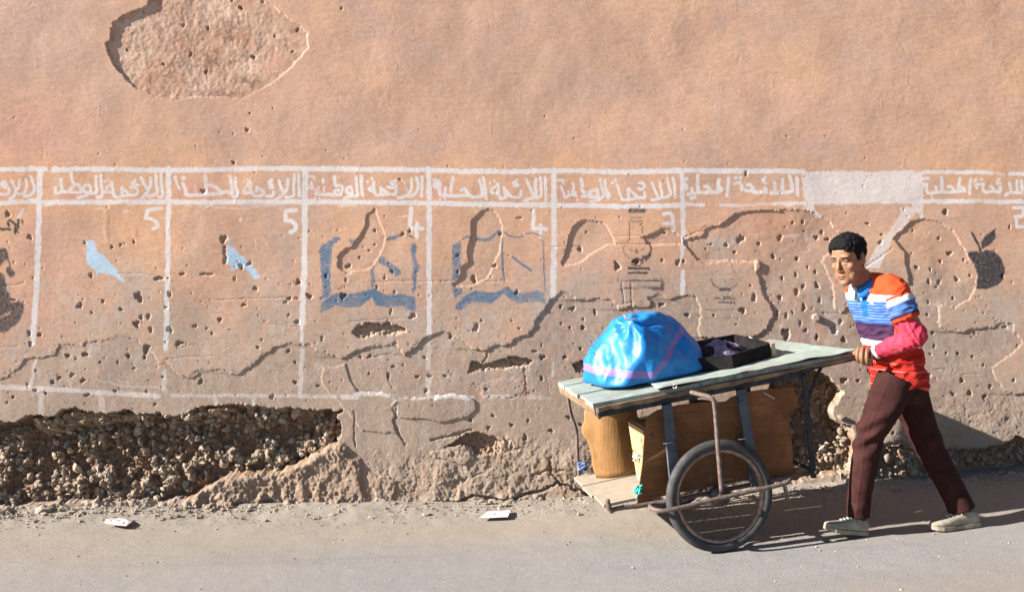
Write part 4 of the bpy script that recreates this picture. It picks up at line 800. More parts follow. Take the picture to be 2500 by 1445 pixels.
cart = empty('handcart', (WC.x, WC.y, gzf(WC.x)), 'rickety two wheeled handcart with a mint green plank top pushed along the wall', 'handcart')
# materials
def mint(name, k=1.0):
    t = NT(name); f = t.noise(6, 7, .7, (1, 2.2, 1)); g = t.noise(34, 6, .75, (1, 1.5, 1)); s_ = t.noise(7, 6, .7, (1, 16, 1))
    c = t.ramp(f, [(.3, (.19 * k, .245 * k, .22 * k)), (.55, (.27 * k, .33 * k, .295 * k)), (.75, (.36 * k, .40 * k, .355 * k))])
    c = t.mix(t.ramp(g, [(.54, 0.0), (.64, .8)]), c, (.17, .145, .115)); c = t.mix(t.ramp(s_, [(.50, 0.0), (.62, .75)]), c, (.12, .10, .085)); c = t.mix(t.ramp(t.noise(2.6, 6, .65), [(.45, 0.0), (.62, .55)]), c, (.20, .18, .155))
    return t.fin(c, .72, t.bump(t.math('ADD', g, s_), .5, .004), .3)
M_MINT = mint('mint_paint'); M_MINT2 = mint('mint_sheet', 1.08)
M_OLDWOOD = simple('old_wood', (.10, .065, .04), (.26, .17, .10), 9, .85, (1, 1, 1), .5, 40, .004)
M_SHELF = simple('bare_plank', (.24, .20, .15), (.36, .31, .24), 12, .85, (1, 9, 9), .6, 60, .003)
M_STEEL = simple('dark_steel', (.018, .020, .024), (.055, .055, .06), 18, .6, bump=.3, metal=.3)
M_BLUEST = simple('blue_grey_steel', (.045, .060, .078), (.10, .115, .13), 14, .6, bump=.4, metal=.2)
M_RUST = simple('rusty_pipe', (.085, .058, .046), (.19, .145, .125), 40, .7, bump=.5, metal=.25)
t = NT('plywood_board'); c = t.ramp(t.noise(4, 8, .7), [(.3, (.14, .055, .020)), (.7, (.28, .130, .055))]); c = t.mix(t.ramp(t.noise(5, 6, .75, (1, 1, 14)), [(.5, 0.0), (.66, .6)]), c, (.085, .040, .020)); c = t.mix(t.ramp(t.noise(11, 6, .7), [(.6, 0.0), (.68, .7)]), c, (.06, .035, .022)); M_PLY = t.fin(c, .85, t.bump(t.noise(40, 5, .7, (1, 1, 8)), .4, .004), .2)
t = NT('cardboard'); c = t.ramp(t.noise(5, 7, .7), [(.3, (.21, .110, .042)), (.7, (.34, .190, .078))]); c = t.mix(t.ramp(t.noise(16, 5, .7, (1, 1, .3)), [(.58, 0.0), (.66, .5)]), c, (.13, .07, .03)); M_CARD = t.fin(c, .9, t.bump(t.noise(14, 5, .6, (6, 6, .6)), .5, .006), .15)
t = NT('rubber'); M_TYRE = t.fin(t.ramp(t.noise(9, 6, .7), [(.35, (.022, .021, .022)), (.7, (.075, .072, .070))]), .7, t.bump(t.noise(150, 3), .3, .002), .35)
M_RIM = simple('rusty_rim', (.16, .10, .075), (.34, .25, .20), 30, .45, bump=.4, metal=.6)
M_SPOKE = simple('spoke_steel', (.05, .045, .04), (.14, .12, .10), 30, .5, bump=.1, metal=.7)
# table top: planks lengthwise, uneven ends
be = [.07, .225, .385, .55, .705, .87]; r = random.Random(4)
for i in range(5):
    b0, b1_ = be[i] + .003, be[i + 1] - .003; a0 = -.587 + r.uniform(-.008, .010); a1 = .94 - (b0 - .07) * .115 + r.uniform(-.01, .006); dz = r.uniform(-.003, .003)
    n = 14; vs = []; mb = MB()
    for k in range(n + 1):
        a = a0 + (a1 - a0) * k / n; w_ = .004 * math.sin(a * 5 + i) + r.uniform(-.0012, .0012); j = r.uniform(-.002, .002)
        vs += [L(a, b0 + j, .575 + w_ + dz), L(a, b1_ + j, .575 + w_ + dz), L(a, b1_ + j, .600 + w_ + dz), L(a, b0 + j, .600 + w_ + dz)]
    fs = [(0, 1, 2, 3), tuple(4 * n + q for q in (3, 2, 1, 0))]
    for k in range(n):
        for q in range(4): fs.append((4 * k + q, 4 * k + 4 + q, 4 * k + 4 + (q + 1) % 4, 4 * k + (q + 1) % 4))
    mb.add(vs, fs); mb.build('plank', M_MINT, cart)
# worn sheet nailed over the rear, its near edge frayed and lifting
nA, nB = 90, 34; vs = []
for i in range(nA + 1):
    for j in range(nB + 1):
        a = -.20 + 1.15 * i / nA; bt_ = j / nB; b = .052 + .825 * bt_; a2 = a - (a > .3) * (a - .3) / .65 * (b - .05) * .13
        ed = .010 * mnoise.noise(Vector((a * 9, 3, 0))) * (1 if j in (0,) else 0) ; ln = .010 * mnoise.noise(Vector((a * 4, b * 4, 7))) + .004 * mnoise.noise(Vector((a * 16, b * 16, 2)))
        lip = max(0, 1 - bt_ * 9) * (.006 + .012 * mnoise.noise(Vector((a * 7, 0, 5)))); front = max(0, 1 - (a + .20) * 14) * .006 * math.sin(b * 30)
        if i == 0: a2 += .04 * mnoise.noise(Vector((b * 9, 1, 1))) - .15 * (.3 - b if b < .3 else 0)
        vs.append(L(a2, b + ed, .611 + ln * .6 + lip * .6 + front))
fs = [(i * (nB + 1) + j, (i + 1) * (nB + 1) + j, (i + 1) * (nB + 1) + j + 1, i * (nB + 1) + j + 1) for i in range(nA) for j in range(nB)]
o = link('cover_sheet', mesh('cover_sheet', vs, fs, M_MINT2, True), cart); so = o.modifiers.new('thick', 'SOLIDIFY'); so.thickness = .004
# wooden edge and steel frame under the top
mb = MB(); n = 24; r = random.Random(8); vs = []
for k in range(n + 1):
    a = -.57 + 1.53 * k / n; dr = .55 if a < .3 else .55 + .012 * math.sin((a - .3) * 4); t_ = r.uniform(-.004, .004)
    vs += [L(a, .060 + t_, dr + t_), L(a, .10, dr), L(a, .10, .574), L(a, .058 + t_, .574)]
fs = [(0, 1, 2, 3), tuple(4 * n + q for q in (3, 2, 1, 0))]
for k in range(n):
    for q in range(4): fs.append((4 * k + q, 4 * k + 4 + q, 4 * k + 4 + (q + 1) % 4, 4 * k + (q + 1) % 4))
mb.add(vs, fs); mb.build('edge_batten', M_OLDWOOD, cart)
mb = MB(); mb.box(CM, -.588, -.562, .07, .87, .535, .578); mb.build('front_batten', M_OLDWOOD, cart)
def part_bar(name, p, q, w_, h, m, parent=cart): mb = MB(); mb.bar(L(*p), L(*q), w_, h, up=E3); return mb.build(name, m, parent)
def part_tube(name, P, rr, m, parent=cart, n=8, smoothn=0, loc=True):
    P = [L(*p) for p in P] if loc else P
    if smoothn: P = curve_pts(P, smoothn)
    mb = MB(); mb.tube(P, rr, n); return mb.build(name, m, parent)
part_bar('rail', (-.55, .112, .530), (.66, .112, .530), .018, .036, M_STEEL); part_bar('rail', (-.55, .84, .530), (.66, .84, .530), .018, .036, M_STEEL)
part_bar('rail', (.55, .095, .556), (.955, .095, .566), .034, .030, M_STEEL)
for a in (-.50, .0, .46): part_bar('crossbar', (a, .10, .528), (a, .85, .528), .03, .03, M_STEEL)
for b, nm in ((.098, 0), (.84, 1)):
    part_bar('post', (-.190, b, .512), (-.215, b, .0), .014 if nm else .052, .014 if nm else .052, M_BLUEST) if nm else (lambda: MB())()
for a0, a1, b in ((-.185, -.215, .085), (.243, .243, .085), (-.19, -.21, .85), (.243, .243, .85)):
    mb = MB(); mb.bar(L(a0, b, .515), L(a1, b, -.02), .052, .022, up=E1.cross(E3)); mb.build('post', M_BLUEST, cart)
for b in (.10, .85): part_bar('rear_leg', (.625, b, .52), (.595, b, -.05), .024, .024, M_STEEL)
part_tube('brace', [(.615, .10, .36), (.70, .10, .50), (.745, .10, .555)], .010, M_STEEL)
part_tube('front_rod', [(-.556, .80, .575), (-.556, .80, .42), (-.540, .79, .30), (-.556, .78, .18), (-.575, .76, .015)], .0105, M_RUST, smoothn=4)
part_tube('hook', [(-.57, .075, .575), (-.572, .075, .535), (-.56, .07, .515)], .011, M_RUST)
# lower frame and shelf
part_tube('lower_pipe', [(-.585, .10, .075), (-.583, .10, .040), (-.572, .10, .018), (-.50, .10, .016), (-.30, .10, .0), (.62, .10, -.02)], .0135, M_RUST, smoothn=3)
part_tube('lower_pipe', [(-.58, .80, .02), (.62, .80, -.02)], .0135, M_RUST); part_tube('lower_pipe', [(.60, .06, -.012), (.60, .88, -.012)], .012, M_STEEL)
part_bar('crossbar', (-.57, .10, .008), (-.57, .78, .008), .02, .02, M_RUST); part_bar('crossbar', (.0, .06, .0), (.0, .78, .0), .03, .03, M_STEEL)
sb = [.135, .335, .545, .755]
for i in range(3):
    mb = MB(); mb.box(CM, -.612 + (.012, .0, .004)[i], .50, sb[i] + .002, sb[i + 1] - .002, .024 + (.002, .0, .003)[i], .038 + (.002, 0, .003)[i]); mb.build('shelf_plank', M_SHELF, cart)
# plywood side
bd = [(1553,1242),(1558,1200),(1568,1130),(1572,1070),(1579,1022),(1585,1014),(1604,1002),(1628,996),(1655,990),(1690,985),(1722,981),(1745,983),(1775,981),(1790,970),(1822,958),(1860,952),(1915,946),(1938,944),(1941,958),(1951,972),(1946,984),(1953,992),(1940,998),(1936,1008),(1925,1012),(1931,1060),(1936,1110),(1938,1166),(1880,1164),(1800,1178),(1700,1196),(1640,1206),(1590,1216)]
pa = [cpx(x, y, .128) for x, y in bd]; n = len(pa); mb = MB()
bow = lambda a: .012 * math.sin(a * 4 + 1)
mb.add([L(a, .128 + bow(a), c) for a, c in pa] + [L(a, .138 + bow(a), c) for a, c in pa], [tuple(range(n)), tuple(range(2 * n - 1, n - 1, -1))] + [(i, n + i, n + (i + 1) % n, (i + 1) % n) for i in range(n)])
mb.build('side_board', M_PLY, cart)
part_tube('tie_wire', [cpx_ for cpx_ in [(cpx(1864, 958, .12)[0], .115, cpx(1864, 958, .12)[1]), (cpx(1889, 972, .12)[0], .112, cpx(1889, 972, .12)[1])]], .003, simple('white_cord', (.5, .48, .44), (.6, .58, .55)))
for px, py in ((1632, 1078), (1813, 1068)):
    a, c = cpx(px, py, .08); part_tube('tie_wire', [(a - .035, .065, c), (a, .058, c - .004), (a + .035, .066, c + .003)], .0028, M_BLUEST)
# knots of rag and string
def knot(name, c, rad, m, seed, n=5, parent=cart):
    r = random.Random(seed); mb = MB()
    for k in range(n):
        P = [c + Vector((r.uniform(-1, 1), r.uniform(-.5, .5), r.uniform(-1, 1))) * rad for _ in range(4)]; mb.tube(curve_pts(P, 3), rad * .22, 5)
    return mb.build(name, m, parent)
M_TEAL = simple('teal_string', (.05, .40, .34), (.10, .55, .48)); M_BRAG = simple('blue_rag', (.09, .13, .30), (.22, .28, .46)); M_CRIM = simple('crimson_rag', (.16, .010, .025), (.24, .02, .04))
a, c = cpx(1558, 1195, .12); knot('string_knot', L(a, .118, c), .024, M_TEAL, 3, 7); a, c = cpx(1554, 1206, .12); part_tube('string_knot', [(a, .12, c - .01), (a - .005, .12, c - .025)], .005, M_TEAL)
a, c = cpx(1421, 1139, .76); knot('rag_knot', L(a, .75, c), .028, M_BRAG, 5, 7)
a, c = cpx(1715, 985, .3); mb = MB(); mb.ellipsoid(L(a, .3, c), .062, .04, .022); mb.build('crimson_bundle', M_CRIM, cart)
mb = MB(); mb.ring(Matrix.Translation(L(-.135, .058, .607)) @ Matrix.Rotation(math.radians(80), 4, 'X'), [(.010 + .0035 * math.cos(q), .0035 * math.sin(q)) for q in (0, 1.57, 3.14, 4.71)], 16); mb.build('ring', simple('bone_ring', (.6, .55, .48), (.7, .66, .6)), cart)
# hub stay and the guard bar round the near wheel
tp = [(-.055, .10, .560), (-.035, .0, .556)] + [(cpx(x, y, -.062)[0], -.062, cpx(x, y, -.062)[1]) for x, y in ((1738, 972), (1746, 1000), (1752, 1080), (1757, 1140), (1762, 1200))]
part_tube('wheel_stay', tp, .0125, M_RUST, smoothn=4, n=10)
gb = [(-.20, .075, .0), (-.30, .07, .0), (-.365, .045, .012), (-.385, .0, .018), (-.365, -.05, .012), (-.296, -.072, .008), (-.1, -.072, .010), (.1, -.072, .012), (.30, -.072, .012), (.352, -.070, .016), (.378, -.062, .026), (.382, -.05, .030)]
part_tube('guard_bar', gb, .0125, M_RUST, smoothn=4, n=10)
part_tube('stub_foot', [(.340, -.070, .015), (.345, -.070, -.085)], .011, M_RUST)
part_tube('axle', [(0, -.075, 0), (0, .90, 0)], .011, M_STEEL)
# wheels
def wheel(b):
    M_ = Matrix.Translation(L(0, b, 0)) @ Matrix(((math.cos(PSI), 0, -math.sin(PSI), 0), (math.sin(PSI), 0, math.cos(PSI), 0), (0, 1, 0, 0), (0, 0, 0, 1)))
    rim = MB(); rim.ring(M_, [(.246, -.019), (.249, -.016), (.236, -.012), (.230, 0), (.236, .012), (.249, .016), (.246, .019), (.232, .014), (.226, 0), (.232, -.014)], 72); w_ = rim.build('wheel', M_RIM, cart)
    ty = MB(); pr = []
    for k in range(28):
        an = 2 * math.pi * k / 28; rr_ = .0285; q = 1.0
        if math.cos(an) > .35: q = 1.0 + (.035 if k % 2 else -.03)
        pr.append((.2695 + rr_ * math.cos(an) * q, .0265 * math.sin(an) * q))
    ty.ring(M_, pr, 96); ty.build('tyre', M_TYRE, w_)
    hb = MB(); hb.ring(M_, [(.0, -.028), (.018, -.030), (.020, -.020), (.052, -.018), (.055, -.014), (.055, .012), (.050, .016), (.020, .018), (.018, .030), (.0, .030)], 28); hb.build('hub', M_SPOKE, w_)
    for k in range(36):
        an = 2 * math.pi * k / 36; sgn = -1 if k % 2 else 1; off = (.42 if (k // 2) % 2 else -.42)
        p = M_ @ Vector((.050 * math.cos(an + off * 1.9), .050 * math.sin(an + off * 1.9), .014 * sgn)); q = M_ @ Vector((.228 * math.cos(an), .228 * math.sin(an), 0))
        sp_ = MB(); sp_.tube([p, q], .0021, 4, cap=False); sp_.build('spoke', M_SPOKE, w_)
    va = MB(); va.tube([M_ @ Vector((-.05 , -.222, -.004)), M_ @ Vector((-.047, -.198, -.006))], .0045, 6); va.build('valve', M_TYRE, w_)
wheel(0.0); wheel(.80)
# ------------------------------------------------------------------ things the cart carries
# chest with two little drawers on the shelf
box = empty('drawer_box', L(-.18, .28, .04), 'small wooden drawer chest with peeling green and orange paint on the cart shelf', 'drawer box')
t = NT('peeling_paint'); f = t.noise(7, 5, .6); c = t.ramp(f, [(.44, (.46, .27, .12)), (.50, (.50, .33, .17)), (.52, (.16, .19, .15)), (.62, (.21, .25, .20))], 'LINEAR'); M_PEEL = t.fin(c, .75, t.bump(t.noise(60, 4), .3, .003), .3)
mb = MB(); mb.box(CM, -.30, -.06, .15, .42, .038, .395); mb.build('carcass', M_OLDWOOD, box)
for c0, c1 in ((.225, .385), (.055, .215)):
    mb = MB(); mb.box(CM, -.318, -.301, .158, .414, c0, c1); dr_ = mb.build('drawer', M_PEEL, box)
    mb = MB(); mb.box(CM, -.322, -.3185, .20, .36, c0 + .04, c1 - .04); mb.build('inset_panel', M_PEEL, dr_)
knot('rag_handle', L(-.335, .31, .205), .022, simple('pale_rag', (.5, .5, .44), (.65, .65, .58)), 9, 4, box)
# curved sheet of cardboard behind it
mb = MB(); n = 22; P2 = curve_pts([Vector((-.50, .64, 0)), Vector((-.43, .575, 0)), Vector((-.34, .55, 0)), Vector((-.25, .575, 0)), Vector((-.19, .64, 0))], 6); vs = []; m = 12; r = random.Random(2)
for i, p in enumerate(P2):
    for k in range(m + 1):
        c = .040 + .41 * k / m; a = p.x + .10 * (.4 - abs(c - .30)) * (1 - i / len(P2)) * -.3 + (r.uniform(-.004, .004) if i == 0 else 0) - (.035 * math.exp(-((c - .33) / .05) ** 2) if i < 3 else 0)
        vs.append(L(a, p.y, c))
fs = [(i * (m + 1) + k, (i + 1) * (m + 1) + k, (i + 1) * (m + 1) + k + 1, i * (m + 1) + k + 1) for i in range(len(P2) - 1) for k in range(m)]
me_ = mesh('cardboard_sheet', vs, fs, M_CARD, True); o = link('cardboard_sheet', me_, None, L(-.34, .6, .04)); so = o.modifiers.new('thick', 'SOLIDIFY'); so.thickness = .005
tag(o, 'curved piece of brown cardboard standing on the front of the cart shelf', 'cardboard')
# blue woven sack
t = NT('woven_plastic'); band = t.attr('band', 'Fac'); seam = t.attr('seam', 'Fac')
base_c = t.ramp(t.noise(5, 5, .6), [(.3, (.004, .115, .41)), (.7, (.010, .215, .52))])
wv = t.noise(90, 3, .6, (1, 1, .2)); wv2 = t.noise(90, 3, .6, (.2, .3, 1)); base_c = t.mix(t.ramp(t.noise(16, 6, .7, (1, 1, 2.5)), [(.55, 0.0), (.75, .18)]), base_c, (.07, .42, .70))
pk = t.ramp(t.math('ABSOLUTE', band), [(.020, 1.0), (.0235, 0.0)]); base_c = t.mix(t.math('MULTIPLY', pk, .62), base_c, (.30, .125, .33))
sm_ = t.ramp(seam, [(.0, 1.0), (.006, 0.0)]); base_c = t.mix(t.math('MULTIPLY', sm_, .6), base_c, (.01, .09, .36))
b0_ = t.bump(t.math('ADD', wv, wv2), .22, .002); b1n = t.bump(t.noise(8, 4, .5, (1, 1, 1.6)), .35, .020, t.bump(t.noise(30, 5, .65, (1, 1, 1.5)), .45, .008, b0_)); b2n = t.bump(sm_, .6, -.004, b1n)
M_SACK = t.fin(base_c, .46, b2n, .32); t.b.inputs['Coat Weight'].default_value = .12; t.b.inputs['Coat Roughness'].default_value = .25
pl = [((-.66, -.58, .46), .222), ((.36, -.86, .36), .212), ((.80, -.15, .52), .262), ((-.05, .15, 1), .225), ((-.62, .15, .78), .226), ((.42, .1, .9), .236), ((-.95, -.15, .10), .300), ((0, 1, .2), .245), ((.3, .9, .3), .27), ((0, 0, -1), .132), ((.95, 0, -.2), .325), ((-.5, .8, .2), .27), ((0, -.95, -.15), .250), ((-.3, -.4, .9), .262)]
pl = [(Vector(n_).normalized(), d_ * 1.02 if d_ > .14 else d_) for n_, d_ in pl]
nu, nv = 120, 72; vs = []; ba = []; se = []; KN = Vector((-.085, -.135, .200))
for j in range(nv + 1):
    ph = -math.pi / 2 + math.pi * j / nv
    for i in range(nu):
        th = 2 * math.pi * i / nu; u = Vector((math.cos(ph) * math.cos(th), math.cos(ph) * math.sin(th), math.sin(ph)))
        sm = sum((max(0, u.dot(n_)) / d_) ** 17 for n_, d_ in pl); rr_ = sm ** (-1 / 17)
        p = u * rr_; dk = (p - KN).length; ang = math.atan2(p.z - KN.z, p.x - KN.x)
        fold = math.sin(ang * 9 + 2.2 * mnoise.noise(p * 6)) * .011 * math.exp(-(dk / .17) ** 2) * (dk / .05 if dk < .05 else 1)
        big = .016 * mnoise.noise(p * 7 + Vector((3, 1, 2))) + .009 * mnoise.noise(p * 17 + Vector((9, 1, 2))) + .011 * (1 - abs(mnoise.noise(Vector((p.x * 9, p.y * 9, p.z * 4)) + Vector((1, 7, 2)))) * 3)
        peak = .030 * math.exp(-(dk / .035) ** 2)
        p = p + u * (fold + big * (1 if p.z > -.11 else .2) + peak)
        if p.z < -.130: p.z = -.130 
        vs.append(p); x, z = p.x, p.z + .13
        ba.append(z - (.045 + .78 * max(x + .03, 0) + .20 * max(-x - .05, 0))); 
        q0 = Vector((-.065, 0, .33)); q1 = Vector((.29, 0, .03)); pp = Vector((x, 0, z)); tt = max(0, min(1, (pp - q0).dot(q1 - q0) / (q1 - q0).length_squared)); se.append((pp - (q0 + (q1 - q0) * tt)).length + (1 if p.y > 0 else 0))
fs = [(j * nu + i, j * nu + (i + 1) % nu, (j + 1) * nu + (i + 1) % nu, (j + 1) * nu + i) for j in range(nv) for i in range(nu)]
SM = CM @ Matrix.Translation((-.160, .46, .618 + .128)) @ Matrix.Scale(1.0, 4)
me_ = mesh('woven_sack', [SM @ v for v in vs], fs, M_SACK, True)
for nm, arr in (('band', ba), ('seam', se)): at = me_.attributes.new(nm, 'FLOAT', 'POINT'); at.data.foreach_set('value', np.array(arr, np.float32))
sack_o = L(-.185, .46, .612); sack = tag(link('woven_sack', me_, None, sack_o), 'bulging bright blue woven plastic sack with a purple stripe on the cart top', 'sack')
mb = MB(); kc = SM @ (KN * 1.10 + Vector((0, -.01, .012)))
mb.tube(curve_pts([kc + Vector((-.030, -.01, .02)), kc + Vector((-.012, -.018, .0)), kc + Vector((.012, -.02, -.006)), kc + Vector((.040, -.012, .002))], 4), .0035, 6); mb.tube(curve_pts([kc + Vector((-.03, -.01, .02)), kc + Vector((-.022, -.014, .0)), kc + Vector((0, -.014, -.012))], 4), .003, 6)
mb.build('tie_string', simple('mauve_twine', (.25, .18, .20), (.38, .30, .32)), sack)
mb = MB(); r = random.Random(12)
for k in range(6):
    c = SM @ Vector((-.275 + r.uniform(-.01, .01), -.02, .04 + .02 * k)); mb.tube(curve_pts([c, c + Vector((-.02 + r.uniform(-.01, .01), -.01, r.uniform(-.01, .015))), c + Vector((-.03, 0, r.uniform(-.02, .02)))], 3), .0016, 4)
mb.build('frayed_threads', M_BRAG, sack)
# black tray
M_BLK = simple('black_tray', (.006, .005, .006), (.018, .016, .017), 12, .8, bump=.3, bscale=40, spec=.12); tp_ = [(.268, .20), (.548, .312), (.56, .80), (.10, .82), (.0, .34)]
tray = empty('black_tray', L(.32, .5, .615), 'shallow black tray holding dark clothes behind the blue sack', 'tray')
n = 5; cc = Vector((sum(p[0] for p in tp_) / n, sum(p[1] for p in tp_) / n)); inn = [(cc.x + (p[0] - cc.x) * .955, cc.y + (p[1] - cc.y) * .955) for p in tp_]
for i in range(n):
    j = (i + 1) % n; hgt = .700 if i in (1, 2, 3) else .688; mb = MB()
    mb.hexa([L(*tp_[i], .616), L(*tp_[j], .616), L(*inn[j], .616), L(*inn[i], .616), L(*tp_[i], hgt), L(*tp_[j], hgt), L(*inn[j], hgt), L(*inn[i], hgt)]); mb.build('tray_side', M_BLK, tray)
mb = MB(); mb.add([L(a, b, .640) for a, b in inn] + [L(a, b, .628) for a, b in inn], [tuple(range(n)), tuple(range(2 * n - 1, n - 1, -1))] + [(i, n + i, n + (i + 1) % n, (i + 1) % n) for i in range(n)]); mb.build('tray_floor', M_BLK, tray)
def heap(name, a, b, c, ra, rb, hgt, mats, seed, label, cat, rot=0.0, fq=9.0):
    n = 40; vs = []; fs = []; mi = []
    for i in range(n + 1):
        for j in range(n + 1):
            x = -1 + 2 * i / n; y = -1 + 2 * j / n; q = Vector((x * fq * .2, y * fq * .2, seed)); r_ = math.hypot(x, y)
            e = 1 + .25 * mnoise.noise(Vector((x * 1.5, y * 1.5, seed + 3))); rd = (1 - abs(mnoise.noise(q * 1.6)) * 2.6)
            z = hgt * max(0, 1 - (r_ / e) ** 2) * .8 + hgt * .55 * rd * max(0, 1 - (r_ / e)) + .004
            xx_ = x * e * ra; yy_ = y * e * rb; vs.append(L(a + xx_ * math.cos(rot) - yy_ * math.sin(rot), b + xx_ * math.sin(rot) + yy_ * math.cos(rot), c + z))
    for i in range(n):
        for j in range(n):
            x = -1 + 2 * (i + .5) / n; y = -1 + 2 * (j + .5) / n
            if math.hypot(x, y) > 1.0: continue
            fs.append((i * (n + 1) + j, (i + 1) * (n + 1) + j, (i + 1) * (n + 1) + j + 1, i * (n + 1) + j + 1)); mi.append(1 if len(mats) > 1 and mnoise.noise(Vector((x * 2.2, y * 3.0, seed * 2.0))) > .04 else 0)
    m_ = mesh(name, vs, fs, mats, True); m_.polygons.foreach_set('material_index', mi); o = link(name, m_, None, L(a, b, c)); tag(o, label, cat); return o
M_CL1 = simple('black_cloth', (.010, .009, .012), (.022, .019, .026), 20, .9); M_CL2 = simple('lilac_cloth', (.16, .12, .20), (.26, .21, .31), 20, .9)
heap('folded_shirt', .29, .42, .656, .150, .13, .075, [M_CL1, M_CL2], 4.2, 'crumpled black and lilac shirt lying in the black tray', 'clothes', .3, 13)
# scrap of white card in the tray corner and block beside it
mb = MB(); P = [cpx(x, y, b) + (b,) for x, y, b in ((1826, 842, .60), (1830, 822, .60), (1846, 829, .52), (1872, 842, .36), (1868, 848, .36))]
v1 = [L(p[0], p[2], p[1]) for p in P]; mb.add(v1 + [v + E2 * .006 for v in v1], [tuple(range(5)), tuple(range(9, 4, -1))] + [(i, 5 + i, 5 + (i + 1) % 5, (i + 1) % 5) for i in range(5)])
o = mb.build('card_scrap', simple('white_card', (.55, .53, .52), (.66, .64, .62)), None, L(.45, .45, .65)); tag(o, 'torn white card leaning on the far rim of the black tray', 'card')
mb = MB(); mb.box(CM, .556, .580, .30, .43, .618, .690); o = mb.build('wood_block', simple('tan_block', (.30, .22, .15), (.44, .34, .25)), None, L(.565, .36, .615)); tag(o, 'small tan wooden block beside the right end of the black tray', 'block')
# ------------------------------------------------------------------ the man pushing the cart
def remeshed(mb, vox, smooth=2, lam=.5):
    me_ = bpy.data.meshes.new('tmp'); me_.from_pydata([tuple(v) for v in mb.v], [], mb.f); me_.update()
    o = bpy.data.objects.new('tmp', me_); COL.objects.link(o)
    md = o.modifiers.new('r', 'REMESH'); md.mode = 'VOXEL'; md.voxel_size = vox; md.adaptivity = 0
    if smooth: sm = o.modifiers.new('s', 'SMOOTH'); sm.factor = lam; sm.iterations = smooth
    dg = bpy.context.evaluated_depsgraph_get(); dg.update(); ev = o.evaluated_get(dg); out = bpy.data.meshes.new_from_object(ev)
    bpy.data.objects.remove(o); bpy.data.meshes.remove(me_); return out
def get_co(me_): a = np.empty(len(me_.vertices) * 3, np.float32); me_.vertices.foreach_get('co', a); return a.reshape(-1, 3).astype(float)
def set_co(me_, a): me_.vertices.foreach_set('co', a.astype(np.float32).ravel()); me_.update()
def get_no(me_): a = np.empty(len(me_.vertices) * 3, np.float32); me_.vertices.foreach_get('normal', a); return a.reshape(-1, 3).astype(float)
def fcol(me_, name, a): c = np.ones((len(a), 4), np.float32); c[:, :3] = a; at = me_.color_attributes.new(name, 'FLOAT_COLOR', 'POINT'); at.data.foreach_set('color', c.ravel())
def fval(me_, name, a): at = me_.attributes.new(name, 'FLOAT', 'POINT'); at.data.foreach_set('value', np.asarray(a, np.float32))
def nz_(P, f, off=0.0): return np.array([mnoise.noise(Vector(p) * f + Vector((off, off * .7, off * 1.3))) for p in P])
def segd(P, A_, B_):
    A_ = np.array(A_); B_ = np.array(B_); d = B_ - A_; t_ = np.clip(((P - A_) @ d) / (d @ d), 0, 1); return np.linalg.norm(P - A_ - t_[:, None] * d, axis=1), t_
def limb(mb, joints, radii, n=20, sub=5):
    P = curve_pts(joints, sub); R_ = []
    for i in range(len(joints) - 1):
        for k in range(sub): t_ = k / sub; R_.append(radii[i] * (1 - t_) + radii[i + 1] * t_)
    R_.append(radii[-1]); mb.tube(P, R_, n)

yaw = math.radians(30); FR = Vector((-math.cos(yaw), -math.sin(yaw), 0)); SD = Vector((math.sin(yaw), -math.cos(yaw), 0))   # chest front, his left
pel = pt(2203, 925, 5.06)
hipL, kneeL, ankL = pt(2183, 922, 4.97), pt(2122, 1072, 4.98), pt(2097, 1262, 5.02)
hipR, kneeR, ankR = pt(2212, 930, 5.16), pt(2272, 1092, 5.14), pt(2350, 1248, 5.07)
shL, elL, wrL = pt(2184, 716, 4.90), pt(2233, 822, 4.84), pt(2134, 862, 4.97)
shR, elR, wrR = pt(2118, 712, 5.22), pt(2165, 812, 5.30), pt(2140, 868, 5.14)
neckB = pt(2108, 690, 5.06)
man = empty('person', (pel.x, pel.y, gzf(pel.x)), 'young man in a striped orange, white and blue polo shirt leaning to push the handcart', 'person')
# head frame: x to his left, y out of the face, z up
hc = pt(2072, 634, 5.02)
fy = Vector((-.78, -.58, -.20)).normalized(); fz = Vector((-.24, -.04, 1.0)); fz = (fz - fy * fz.dot(fy)).normalized(); roll = Matrix.Rotation(math.radians(-4), 3, fy); fz = roll @ fz; fx = fy.cross(fz).normalized()
# his left is the side away from -x... keep the frame right handed: fx points to his right side when seen from the front
HM = Matrix(((fx.x, fy.x, fz.x, hc.x), (fx.y, fy.y, fz.y, hc.y), (fx.z, fy.z, fz.z, hc.z), (0, 0, 0, 1))) @ Matrix.Scale(1.06, 4)
HI = np.array(HM.inverted())
def hp(x, y, z): return HM @ Vector((x, y, z))
body = MB()
secs = [(-.122, .020, .070, .036), (-.112, .034, .080, .012), (-.09, .047, .086, -.02), (-.06, .056, .085, -.055), (-.03, .062, .084, -.078), (0, .067, .085, -.092), (.03, .071, .087, -.098), (.06, .072, .086, -.098), (.09, .064, .074, -.088), (.108, .050, .052, -.066), (.12, .026, .02, -.036)]
sl_ = []
for z, w_, yf, yb in secs:
    sl_.append((hp(0, (yf + yb) / 2, z), HM.to_3x3() @ Vector((w_, 0, 0)), HM.to_3x3() @ Vector((0, (yf - yb) / 2, 0))))
body.loft(sl_, 32, 2.25)
R3 = HM.to_3x3()
body.ellipsoid(hp(0, .088, -.040), .0165, .018, .010, R3); body.ellipsoid(hp(.012, .086, -.042), .0085, .011, .008, R3); body.ellipsoid(hp(-.012, .086, -.042), .0085, .011, .008, R3)
body.tube([hp(0, .084, .022), hp(0, .093, -.005), hp(0, .104, -.033)], [.0075, .0095, .0115], 10)
body.ellipsoid(hp(0, .083, -.066), .022, .010, .006, R3); body.ellipsoid(hp(0, .081, -.077), .018, .010, .0065, R3)
